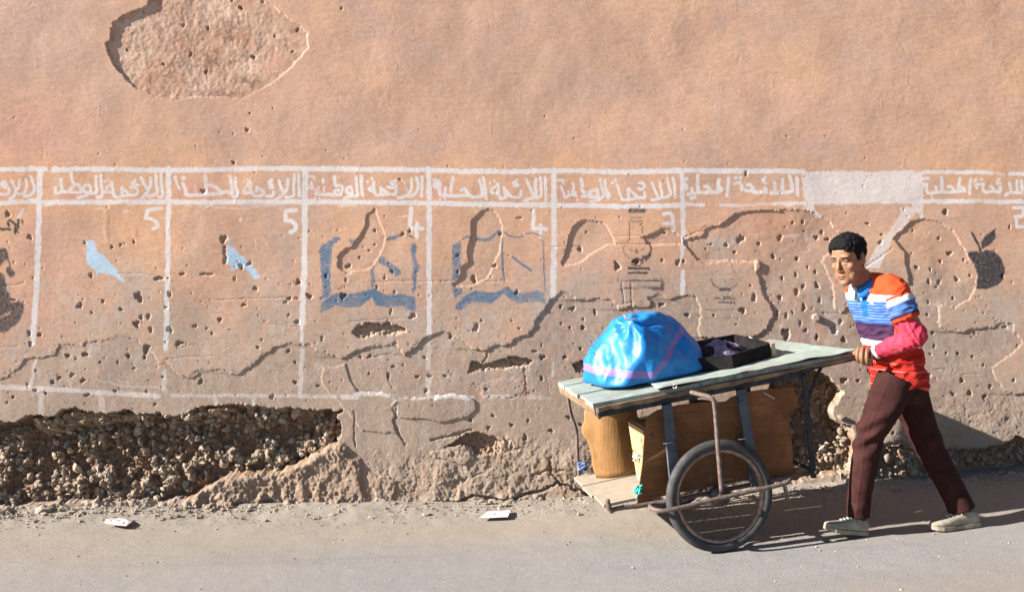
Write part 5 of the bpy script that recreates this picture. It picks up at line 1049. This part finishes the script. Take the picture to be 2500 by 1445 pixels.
body.ellipsoid(hp(0, .070, -.107), .024, .016, .016, R3)
for s_ in (-1, 1):
    body.ellipsoid(hp(.032 * s_, .077, .030), .027, .014, .008, R3); body.ellipsoid(hp(.046 * s_, .056, -.020), .018, .019, .018, R3)
    body.ellipsoid(hp(.040 * s_, .035, -.075), .022, .035, .030, R3)
    body.ellipsoid(hp(.073 * s_, -.012, .000), .009, .018, .031, R3 @ Matrix.Rotation(.25 * s_, 3, 'Z')); body.ellipsoid(hp(.070 * s_, -.004, -.020), .008, .012, .014, R3)
# neck, trunk under the clothes, limbs
limb(body, [pt(2120, 715, 5.08), neckB + Vector((.01, 0, .0)), hp(0, -.035, -.075), hp(0, -.03, -.03)], [.068, .060, .056, .058])
tor = [(2205, 925, 5.06, .075, .115), (2190, 880, 5.05, .08, .12), (2172, 820, 5.05, .09, .13), (2155, 760, 5.06, .10, .145), (2140, 715, 5.06, .09, .15), (2128, 695, 5.07, .05, .08)]
body.loft([(pt(x, y, d), FR * a_, SD * b_) for x, y, d, a_, b_ in tor], 24, 2.3)
limb(body, [hipL, kneeL, ankL], [.062, .046, .038]); limb(body, [hipR, kneeR, ankR], [.062, .046, .038])
limb(body, [shL, elL, wrL], [.050, .040, .027]); limb(body, [shR, elR, wrR], [.050, .038, .026]); body.ellipsoid(shL, .055, .055, .055); body.ellipsoid(shR, .055, .055, .055)
for ank, toe in ((ankL, pt(2056, 1292, 4.985)), (ankR, pt(2312, 1274, 5.045))): limb(body, [ank + Vector((0, 0, .03)), ank + Vector((-.01, 0, -.035)), toe], [.030, .026, .016], 12)
# left hand closed over the edge of the cart top: knuckles above, fingers down the near side
def hand(mb, wr, pc, kn, fing, thumb, s=1.0):
    limb(mb, [wr, pc], [.026 * s, .033 * s], 14); mb.ellipsoid(pc, .040 * s, .026 * s, .028 * s)
    for P, r0 in fing: mb.tube(curve_pts([pc + (P[0] - pc) * .5] + P, 4), [r0 * 1.08] * 4 + [r0 * 1.05] * (4 * (len(P) - 1) - 0) + [r0 * .82], 10)
    mb.tube(curve_pts(thumb, 4), [.0125 * s] * (4 * (len(thumb) - 1)) + [.009 * s], 10)
pc = pt(2117, 862, 4.99)
FG = [([pt(2098, 850, 4.97), pt(2093, 862, 4.945), pt(2094, 876, 4.95), pt(2099, 884, 4.975)], .0098), ([pt(2107, 850, 4.965), pt(2104, 865, 4.935), pt(2105, 880, 4.94), pt(2110, 889, 4.97)], .0100), ([pt(2117, 853, 4.96), pt(2116, 868, 4.93), pt(2117, 883, 4.935), pt(2121, 892, 4.965)], .0096), ([pt(2127, 858, 4.96), pt(2127, 872, 4.935), pt(2128, 885, 4.94), pt(2131, 892, 4.97)], .0086)]
hand(body, wrL, pc, None, FG, [pt(2112, 858, 5.02), pt(2103, 852, 5.04), pt(2094, 857, 5.05), pt(2084, 866, 5.05)])
pc2 = pt(2112, 868, 5.18)
FG2 = [([pt(2098 + 8 * k, 862, 5.19), pt(2091 + 9 * k, 870, 5.19), pt(2092 + 9 * k, 882, 5.20)], .0095) for k in range(4)]
hand(body, wrR, pc2, None, FG2, [pt(2110, 866, 5.16), pt(2098, 868, 5.15), pt(2090, 874, 5.15)])
bm_ = remeshed(body, .0042, 2, .45); P = get_co(bm_)
Q = (np.c_[P, np.ones(len(P))] @ HI.T)[:, :3]; face = (Q[:, 1] > .02) & (np.abs(Q[:, 0]) < .08) & (Q[:, 2] > -.13) & (Q[:, 2] < .13)
def g(cx, cy, sx, sy): return np.exp(-((np.abs(Q[:, 0]) - cx) / sx) ** 2 - ((Q[:, 2] - cy) / sy) ** 2) * face
N_ = np.array([HM.to_3x3() @ Vector((0, 1, 0))])
dy = -.013 * g(.031, .010, .017, .011) - .003 * g(0, -.052, .006, .008) * 0 - .0045 * np.exp(-(Q[:, 0] / .024) ** 2 - ((Q[:, 2] + .0710 + 9 * Q[:, 0] ** 2) / .0026) ** 2) * face * (Q[:, 1] > .065) - .006 * np.exp(-(Q[:, 0] / .022) ** 2 - ((Q[:, 2] + .090) / .007) ** 2) * face - .010 * g(.062, .010, .012, .02) + .003 * g(.031, -.006, .014, .004)
P = P + dy[:, None] * N_
set_co(bm_, P)
# complexion
cS = np.array((.255, .120, .062)); cc_ = np.tile(cS, (len(P), 1))
def mx(m, c): global cc_; cc_ = cc_ + (np.array(c) - cc_) * np.clip(m, 0, 1)[:, None]
lips = np.exp(-(np.abs(Q[:, 0]) / .023) ** 4 - ((Q[:, 2] + .071) / .0115) ** 4) * face * (Q[:, 1] > .07); mx(lips * .8, (.24, .075, .055)); mx(np.exp(-(Q[:, 0] / .024) ** 4 - ((Q[:, 2] + .0710 + 9 * Q[:, 0] ** 2) / .0025) ** 2) * face * (Q[:, 1] > .065), (.06, .022, .018))
brow = np.exp(-((np.abs(Q[:, 0]) - .033) / .018) ** 4 - ((Q[:, 2] - (.028 - .10 * np.clip(np.abs(Q[:, 0]) - .035, 0, 1))) / .0045) ** 2) * face; mx(brow * .92, (.022, .014, .011))
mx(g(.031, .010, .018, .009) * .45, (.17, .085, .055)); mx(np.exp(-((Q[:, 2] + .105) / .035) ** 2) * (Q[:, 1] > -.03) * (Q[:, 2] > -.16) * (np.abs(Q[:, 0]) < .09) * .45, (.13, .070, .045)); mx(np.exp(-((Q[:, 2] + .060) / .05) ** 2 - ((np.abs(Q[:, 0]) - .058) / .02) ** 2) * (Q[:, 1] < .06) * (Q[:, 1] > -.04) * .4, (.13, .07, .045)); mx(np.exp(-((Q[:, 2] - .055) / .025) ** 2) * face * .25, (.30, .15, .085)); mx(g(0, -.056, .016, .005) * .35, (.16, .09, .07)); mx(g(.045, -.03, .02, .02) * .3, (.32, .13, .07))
mx(((Q[:, 2] > .0) & (np.abs(Q[:, 0]) > .058) & (Q[:, 1] < .035) & (Q[:, 1] > .0) & (Q[:, 2] < .07) & (np.linalg.norm(Q, axis=1) < .16)) * .8, (.03, .02, .018))
fcol(bm_, 'tone', cc_)
t = NT('skin'); c = t.mix(1.0, t.attr('tone'), t.ramp(t.noise(45, 5, .7), [(.3, .82), (.7, 1.12)]), 'MULTIPLY'); M_SKIN = t.fin(c, .58, t.bump(t.noise(180, 3), .15, .002), .4); t.b.inputs['Subsurface Weight'].default_value = .06; t.b.inputs['Subsurface Radius'].default_value = (.012, .005, .003); t.b.inputs['Subsurface Scale'].default_value = .6
bm_.materials.append(M_SKIN); bm_.polygons.foreach_set('use_smooth', [True] * len(bm_.polygons)); link('body', bm_, man)
# eyes
M_EYE = simple('eye_white', (.24, .20, .17), (.28, .24, .21), 5, .25, bump=0); M_IRIS = simple('dark_iris', (.012, .008, .006), (.02, .012, .009), 5, .2, bump=0)
for s_ in (-1, 1):
    mb = MB(); mb.ellipsoid(hp(.031 * s_, .0685, .010), .0115, .0115, .0085, R3, 14, 10); e_ = mb.build('eye', M_EYE, man)
    mb = MB(); mb.ellipsoid(hp(.031 * s_ + .002, .0775, .010), .0052, .004, .0052, R3, 10, 8); mb.build('iris', M_IRIS, e_)
    mb = MB(); pth = [hp(.031 * s_ + dx, .079 - abs(dx) * .35, .0165 - dx * dx * 45) for dx in (-.015, -.008, 0, .008, .015)]; mb.tube(curve_pts(pth, 3), .0020, 6); mb.build('eyelid', simple('lid', (.12, .06, .04), (.16, .08, .055)), man)
# hair: a cap grown out of the scalp above the hairline
hair = MB(); sl_ = []
for z, w_, yf, yb in [(-.075, .052, .02, -.062)] + [s for s in secs if s[0] > -.07] + [(.128, .014, .008, -.02)]:
    sl_.append((hp(0, (yf + yb) / 2, z), R3 @ Vector((w_ * 1.0, 0, 0)), R3 @ Vector((0, (yf - yb) / 2, 0))))
hair.loft(sl_, 32, 2.2); hm_ = remeshed(hair, .0042, 2); P = get_co(hm_); N = get_no(hm_); Q = (np.c_[P, np.ones(len(P))] @ HI.T)[:, :3]
line = np.where(Q[:, 1] > .045, .066 - .018 * sst(.02, .055, np.abs(Q[:, 0])), np.where(Q[:, 1] > .008, .066 - .075 * sst(.045, .012, Q[:, 1]) - .0, np.where(Q[:, 1] > -.035, .030 - .03 * 0, -.055)))
line = np.where((Q[:, 1] <= .045) & (Q[:, 1] > .012), -.004 + .052 * sst(.012, .045, Q[:, 1]) , line)
keep = sst(-.005, .007, Q[:, 2] - line + .008 * nz_(Q, 75, 2))
vol = .006 + .009 * sst(.0, .08, Q[:, 2]) + .005 * sst(.02, .08, Q[:, 1]) * sst(.06, .1, Q[:, 2])
n1 = nz_(Q, 70, 1); n2 = nz_(Q, 150, 5)
P = P + N * (np.where(keep > .02, -.008 + keep * (vol + .008), -.012) + keep * (.0070 * n1 + .0050 * n2))[:, None]; set_co(hm_, P)
t = NT('black_hair'); M_HAIR = t.fin(t.ramp(t.noise(120, 3), [(.35, (.003, .003, .003)), (.7, (.009, .008, .009))]), .7, t.bump(t.noise(160, 4, .7), .9, .006), .15)
hm_.materials.append(M_HAIR); hm_.polygons.foreach_set('use_smooth', [True] * len(hm_.polygons)); link('hair', hm_, man)
# ---- polo shirt
sh = MB()
tor = [(2195, 941, 5.06, .118, .152), (2193, 925, 5.06, .117, .152), (2187, 890, 5.055, .114, .150), (2177, 845, 5.05, .110, .155), (2164, 795, 5.05, .114, .168), (2152, 745, 5.055, .125, .188), (2142, 712, 5.06, .112, .186), (2135, 692, 5.065, .085, .160), (2126, 676, 5.07, .060, .105), (2119, 668, 5.07, .055, .075)]
sh.loft([(pt(x, y, d), FR * a_, SD * b_) for x, y, d, a_, b_ in tor], 36, 2.4)
slv = pt(2213, 779, 4.862)
limb(sh, [pt(2166, 704, 4.97), shL, slv], [.082, .080, .072], 24); sh.ellipsoid(shL, .080, .075, .075)
slvR = shR + (elR - shR) * .62; limb(sh, [pt(2130, 704, 5.16), shR, slvR], [.080, .076, .068], 24); sh.ellipsoid(shR, .076, .072, .074)
sm_me = remeshed(sh, .0052, 7); P = get_co(sm_me); N = get_no(sm_me)
dL, tL_ = segd(P, shL, slv); dR, tR_ = segd(P, shR, slvR)
armu = (np.array(slv) - np.array(shL)); ta = ((P - np.array(shL)) @ armu) / (armu @ armu); Larm = np.linalg.norm(armu)
onarm = (dL < .098) & (ta > .12 + .0 * P[:, 0]) & (((P - np.array(pt(2152, 745, 5.055))) @ np.array(SD)) > .135)
armuR = (np.array(slvR) - np.array(shR)); taR = ((P - np.array(shR)) @ armuR) / (armuR @ armuR); onarmR = (dR < .095) & (taR > .12) & (((P - np.array(pt(2152, 745, 5.055))) @ np.array(SD)) < -.13)
zt_ = HZ + (CAMH - P[:, 2]) * F / 5.0                      # height measured down the trunk
xt_ = CX + P[:, 0] * F / 5.0
trunk = zt_ - 0.0 + (xt_ - 2130) * -.02
# cloth folds: gather at the armpit and sag over the hem
f1 = nz_(P * np.array([1, 1, 1]), 9, 3); f2 = nz_(np.c_[P[:, 0] * 1.0 + P[:, 2] * .9, P[:, 1], P[:, 2] * 2.2 - P[:, 0] * 1.0], 13, 8); f3 = nz_(np.c_[P[:, 0] * 6 + P[:, 2] * 8, P[:, 1] * 4, P[:, 2] * 6 - P[:, 0] * 6], 3.4, 4)
low_ = sst(800, 900, zt_); P = P + N * (.007 * f1 + .011 * (1 - np.abs(f2) * 3) * (.45 + .55 * low_) + .0045 * f3)[:, None]
under = (zt_ > 926 + 6 * f1); P[under] += (np.array([0, 0, .0]))
set_co(sm_me, P)
fval(sm_me, 'trunk', trunk); fval(sm_me, 'arm', np.where(onarm, ta, np.where(onarmR, taR, -1)))
chest = np.array(pt(2152, 745, 5.055)); side = (P - chest) @ np.array(SD); frn = (P - chest) @ np.array(FR); pl_ = (frn > .05) & (np.abs(side + .012) < .020) & (zt_ < 772) & (zt_ > 690); fval(sm_me, 'placket', np.where(pl_, 1.0, 0.0))
t = NT('polo_cloth'); tr = t.attr('trunk', 'Fac'); ar = t.attr('arm', 'Fac'); plk = t.attr('placket', 'Fac')
OR, WH, BL, LB, PU, RD = (.52, .055, .014), (.50, .48, .49), (.026, .080, .29), (.12, .215, .42), (.040, .015, .045), (.40, .016, .008)
def rng_(v, a0, a1): return t.math('DIVIDE', t.math('SUBTRACT', v, a0), a1 - a0)
pos = rng_(tr, 600, 1000); k = lambda y: (y - 600) / 400.0
base_ = t.ramp(pos, [(0, OR), (k(716), WH), (k(733), BL), (k(788), PU), (k(829), WH), (k(845), RD)], 'CONSTANT')
st_ = t.math('MULTIPLY', t.math('COMPARE', t.math('FRACT', t.math('DIVIDE', tr, 6.6)), .5, .20), t.math('MULTIPLY', t.math('GREATER_THAN', tr, 735), t.math('LESS_THAN', tr, 786)))
base_ = t.mix(st_, base_, LB)
thin = t.math('MULTIPLY', t.math('COMPARE', t.math('FRACT', t.math('DIVIDE', tr, 19.0)), .5, .05), t.math('GREATER_THAN', tr, 868)); base_ = t.mix(t.math('MULTIPLY', thin, .35), base_, (.50, .36, .36))
pa_ = t.ramp(ar, [(0, OR), (.20, WH), (.42, BL), (.80, PU), (.91, OR)], 'CONSTANT')
sa_ = t.math('MULTIPLY', t.math('COMPARE', t.math('FRACT', t.math('MULTIPLY', ar, 12.0)), .5, .20), t.math('MULTIPLY', t.math('GREATER_THAN', ar, .43), t.math('LESS_THAN', ar, .79))); pa_ = t.mix(sa_, pa_, LB)
col_ = t.mix(t.math('GREATER_THAN', ar, -.5), base_, pa_); col_ = t.mix(t.math('GREATER_THAN', plk, .5), col_, (.012, .10, .36)); col_ = t.mix(1.0, col_, t.ramp(t.noise(30, 6, .75), [(.3, .78), (.7, 1.08)]), 'MULTIPLY')
M_POLO = t.fin(col_, .85, t.bump(t.noise(14, 4, .6, (1, 1, 1)), .35, .012, t.bump(t.noise(400, 2), .2, .001)), .2)
sm_me.materials.append(M_POLO); sm_me.polygons.foreach_set('use_smooth', [True] * len(sm_me.polygons)); polo = link('polo_shirt', sm_me, man)
# collar: blue outside, white where it falls open
nb_ = neckB + Vector((.006, 0, .004)); M_COLB = simple('blue_collar', (.010, .12, .42), (.018, .17, .52), 30, .85); M_COLW = simple('white_collar', (.60, .59, .60), (.68, .67, .68), 30, .85)
up_ = Vector((-.28, -.06, 1)).normalized(); FRn = (FR - up_ * FR.dot(up_)).normalized(); SDn = up_.cross(FRn); SDn = SDn if SDn.dot(SD) > 0 else -SDn
def collar(a0, a1, m, name):
    n = 20; vs = []
    for i in range(n + 1):
        an = math.radians(a0 + (a1 - a0) * i / n); rad = FRn * math.cos(an) * .070 + SDn * math.sin(an) * .066; frt = max(0, math.cos(an)); drop = -.030 * frt
        top = nb_ + rad * .98 + up_ * (.034 + drop * 1.4); edge_ = nb_ + rad * (1.36 + .12 * frt) + up_ * (-.018 + drop * 1.6); base__ = nb_ + rad * 1.03 + up_ * (-.02 + drop)
        vs += [base__, top, nb_ + rad * 1.15 + up_ * (.028 + drop * 1.5), edge_]
    fs = [(4 * i + k, 4 * i + 4 + k, 4 * i + 5 + k, 4 * i + 1 + k) for i in range(n) for k in range(3)]
    o = link(name, mesh(name, vs, fs, m, True), man); so = o.modifiers.new('thick', 'SOLIDIFY'); so.thickness = .003; so.offset = 0
collar(8, 200, M_COLB, 'collar'); collar(-160, -4, M_COLW, 'collar')
# emblem, buttons
def onshirt(px, py, dd=.0):
    """point of the shirt met by the line of sight"""
    q = get_co(sm_me); pxs = CX + (q[:, 0] + ORIG['person'].x) * F / (q[:, 1] + ORIG['person'].y); pys = HZ + (CAMH - q[:, 2] - ORIG['person'].z) * F / (q[:, 1] + ORIG['person'].y)
    m = np.hypot(pxs - px, pys - py) < 5; i = np.where(m)[0][np.argmin(q[m][:, 1])]; nn = get_no(sm_me)[i]; return Vector(q[i]) + ORIG['person'], Vector(nn)
c_, n_ = onshirt(2124, 739); x_ = Vector((1, 0, .0)); x_ = (x_ - n_ * x_.dot(n_)).normalized(); y_ = n_.cross(x_); y_ = y_ if y_.z > 0 else -y_
mb = MB(); mb.add([c_ + n_ * .003 + x_ * .0145 * math.cos(q) + y_ * .0085 * math.sin(q) for q in np.linspace(0, 6.283, 17)[:16]] + [c_ - n_ * .002 + x_ * .0145 * math.cos(q) + y_ * .0085 * math.sin(q) for q in np.linspace(0, 6.283, 17)[:16]], [tuple(range(16))] + [(i, 16 + i, 16 + (i + 1) % 16, (i + 1) % 16) for i in range(16)])
em = mb.build('emblem', simple('emblem_white', (.6, .6, .58), (.66, .66, .64)), man)
mb = MB(); mb.tube([c_ + n_ * .0045 + x_ * a_ * .001 + y_ * b_ * .001 for a_, b_ in ((-10, 1), (-5, -1), (0, -1.5), (5, -.5), (9, 3))], [.0006, .0016, .0022, .0014, .0005], 6); mb.tube([c_ + n_ * .0045 + x_ * .001 * a_ + y_ * .001 * b_ for a_, b_ in ((-9, 3), (-5, 1), (-4, 0))], .0007, 5); mb.build('crocodile_mark', simple('crocodile_green', (.05, .13, .07), (.07, .17, .09)), em)
M_BTN = simple('button_white', (.55, .55, .58), (.6, .6, .62))
for x, y in ((2090, 735), (2086, 701)):
    c_, n_ = onshirt(x, y); mb = MB(); mb.ellipsoid(c_ + n_ * .002, .0045, .0045, .0045, None, 8, 6); mb.build('button', M_BTN, man)
# ---- pink red long sleeves of the shirt beneath
def sleeve(sh_, el_, wr_, seed, name):
    mb = MB(); mid = sh_ + (el_ - sh_) * .45; e2 = el_ + Vector((.004, 0, 0)); limb(mb, [mid, sh_ + (el_ - sh_) * .8, e2, el_ + (wr_ - el_) * .5, el_ + (wr_ - el_) * .93], [.058, .060, .057, .046, .036], 22, 6)
    me_ = remeshed(mb, .0048, 6); P = get_co(me_); N = get_no(me_); ax = np.array((wr_ - el_).normalized()); s1 = (P - np.array(el_)) @ ax
    ax2 = np.array((el_ - sh_).normalized()); s2 = (P - np.array(el_)) @ ax2; ne = nz_(P, 10, seed)
    P = P + N * (.0055 * np.sin(s1 * 150 + ne * 7) * np.exp(-np.clip(s1, 0, 1) / .12) * (s1 > -.02) + .0055 * ne + .004 * (1 - np.abs(nz_(P, 22, seed + 3)) * 3))[:, None]; set_co(me_, P)
    me_.materials.append(M_PINK); me_.polygons.foreach_set('use_smooth', [True] * len(me_.polygons)); s_o = link(name, me_, man)
    c0 = el_ + (wr_ - el_) * .90; c1 = el_ + (wr_ - el_) * .985; mb = MB(); d = (c1 - c0).normalized(); mb.tube([c0, c1, c1 + d * .001, c0], [.0375, .0355, .031, .031], 22, cap=False); mb.build('cuff', M_COLW, s_o)
M_PINK = simple('pink_red_jersey', (.40, .018, .045), (.50, .035, .070), 10, .85, bump=.5, bscale=28, bdist=.008)
sleeve(shL, elL, wrL, 2, 'sleeve'); sleeve(shR, elR, wrR, 6, 'sleeve')
# ---- trousers
tr = MB()
tr.loft([(pt(2200, 905, 5.065), FR * .096, SD * .136), (pt(2201, 930, 5.065), FR * .100, SD * .140), (pt(2200, 955, 5.065), FR * .102, SD * .138), (pt(2198, 980, 5.065), FR * .085, SD * .11)], 30, 2.3)
limb(tr, [pt(2188, 925, 5.0), pt(2160, 985, 4.985), pt(2123, 1068, 4.975), pt(2108, 1150, 4.985), pt(2097, 1215, 5.0), pt(2095, 1258, 5.01)], [.106, .094, .075, .067, .061, .064], 26)
limb(tr, [pt(2212, 930, 5.14), pt(2232, 1000, 5.15), pt(2268, 1088, 5.135), pt(2312, 1170, 5.10), pt(2340, 1225, 5.08), pt(2348, 1244, 5.075)], [.105, .096, .080, .070, .070, .075], 26)
tm = remeshed(tr, .0055, 14); P = get_co(tm); N = get_no(tm); px_ = CX + P[:, 0] * F / P[:, 1]; py_ = HZ + (CAMH - P[:, 2]) * F / P[:, 1]
def foldf(cx, cy, r_, ang, fq, ph): 
    d = np.exp(-(((px_ - cx) / r_) ** 2 + ((py_ - cy) / r_) ** 2)); s = (px_ - cx) * math.cos(ang) + (py_ - cy) * math.sin(ang); return d * np.sin(s / fq + ph + 1.3 * nzb)
nzb = nz_(P, 8, 3); nr_ = P[:, 1] < 5.065
P = P + N * (.0022 * nzb + .0125 * foldf(2112, 1062, 44, 1.15, 6.0, 0) + .005 * foldf(2140, 1020, 46, 1.2, 15.0, 1) + .003 * foldf(2100, 1235, 34, 1.3, 9, 1) + .004 * foldf(2190, 980, 55, .9, 16, 0) + .003 * foldf(2345, 1225, 36, 1.1, 9, 1) + .006 * foldf(2275, 1085, 45, .9, 7, 2) + .0012 * (1 - 3 * np.abs(nz_(P, 17, 5))))[:, None]
crease = np.exp(-((px_ - np.interp(py_, [930, 1068, 1150, 1260], [2170, 2112, 2103, 2090])) / 2.6) ** 2) * nr_; P = P + N * (.0022 * crease)[:, None]
set_co(tm, P)
t = NT('brown_trousers'); c = t.ramp(t.noise(14, 7, .75), [(.3, (.022, .0070, .0065)), (.7, (.050, .018, .016))]); M_TR = t.fin(c, .88, t.bump(t.noise(22, 5, .7, (1, 1, .5)), .25, .006, t.bump(t.noise(500, 2), .2, .001)), .12); 
tm.materials.append(M_TR); tm.polygons.foreach_set('use_smooth', [True] * len(tm.polygons)); trs = link('trousers', tm, man)
mb = MB(); mb.tube([pt(2207, 938, 4.905), pt(2205, 950, 4.90), pt(2203, 962, 4.898)], .002, 5); mb.build('pocket_seam', M_TR, trs)
# ---- shoes
M_CANV = simple('cream_canvas', (.19, .165, .12), (.33, .30, .235), 22, .8, bump=.3, bscale=200, bdist=.002); M_SOLE = simple('cream_sole', (.20, .16, .11), (.32, .27, .20), 20, .7); M_LACE = simple('shoe_lace', (.5, .47, .42), (.6, .57, .52)); M_SOCK = simple('black_sock', (.010, .010, .012), (.02, .02, .022))
def shoe(heel, toe, lift, ank):
    """heel and toe points of the sole on the ground, lift raises the toe"""
    d = (toe - heel); Ls = d.length; d.normalize(); s_ = Vector((0, 0, 1)).cross(d).normalized(); u = d.cross(s_); 
    root = None; secs_ = [(-.012, .022, .0), (.0, .033, 0), (.18, .037, 0), (.42, .035, 0), (.65, .042, 0), (.82, .042, .003), (.93, .032, .006), (1.0, .016, .010)]
    sl = MB(); top_h = [.060, .066, .068, .062, .044, .034, .026, .016]
    n = 20; rings = []
    for (q, w_, z_), hh_ in zip(secs_, top_h): rings.append((q, w_, z_, hh_))
    vs = []; 
    for lvl in (0.0, .020):
        for q, w_, z_, hh_ in rings: vs += [heel + d * Ls * q + s_ * (w_ + .003) + u * (lvl + z_), heel + d * Ls * q - s_ * (w_ + .003) + u * (lvl + z_)]
    m = len(rings); fs = []
    for i in range(m - 1): fs += [(2 * i, 2 * i + 1, 2 * i + 3, 2 * i + 2), (2 * m + 2 * i, 2 * m + 2 * i + 2, 2 * m + 2 * i + 3, 2 * m + 2 * i + 1), (2 * i, 2 * i + 2, 2 * m + 2 * i + 2, 2 * m + 2 * i), (2 * i + 1, 2 * m + 2 * i + 1, 2 * m + 2 * i + 3, 2 * i + 3)]
    fs += [(0, 2 * m, 2 * m + 1, 1), (2 * m - 2, 2 * m - 1, 4 * m - 1, 4 * m - 2)]
    sl.add(vs, fs); sole_mb = sl
    upm = MB(); upm.loft([(heel + d * Ls * q + u * (.018 + z_ + (hh_) * .42), s_ * w_, u * (hh_ * .58)) for q, w_, z_, hh_ in rings], 22, 2.6)
    upm.tube([heel + d * Ls * .22 + u * .05, heel + d * Ls * .20 + u * .088], [.036, .034], 18)
    ume = remeshed(upm, .0048, 4); ume.materials.append(M_CANV); ume.polygons.foreach_set('use_smooth', [True] * len(ume.polygons)); uo = link('shoe', ume, man)
    sole_mb.build('sole', M_SOLE, uo)
    mb = MB()
    for k in range(4):
        q = .40 + .075 * k; hh_ = np.interp(q, [r_[0] for r_ in rings], [r_[3] for r_ in rings]); c = heel + d * Ls * q + u * (.020 + hh_ * 1.0)
        mb.tube(curve_pts([c - s_ * .026 - u * .014, c - s_ * .01 + u * .001, c + s_ * .01 + u * .001, c + s_ * .026 - u * .014], 3), .003, 6)
    c = heel + d * Ls * .36 + u * .086
    for e_ in (-1, 1): mb.tube(curve_pts([c, c + s_ * .02 * e_ + d * .012 + u * .008, c + s_ * .038 * e_ + d * .01 - u * .01], 3), .0026, 6)
    mb.build('laces', M_LACE, uo)
    mb = MB(); mb.tube([heel + d * Ls * .20 + u * .07, ank], [.032, .034], 16); mb.build('sock', M_SOCK, man)
g1 = gzf(pt(2060, 1300, 5.03).x)
hL = Vector((pt(2112, 1303, 5.02).x, 5.03, gzf(pt(2112, 1303, 5.02).x) + .004)); tL2 = Vector((hL.x - .238, 4.97, hL.z + .038)); shoe(hL, tL2, 0, ankL)
hR = Vector((pt(2386, 1287, 5.06).x, 5.07, 0)); hR.z = gzf(hR.x) + .006; tR2 = Vector((hR.x - .272, 5.02, gzf(hR.x - .272) + .006)); shoe(hR, tR2, 0, ankR)
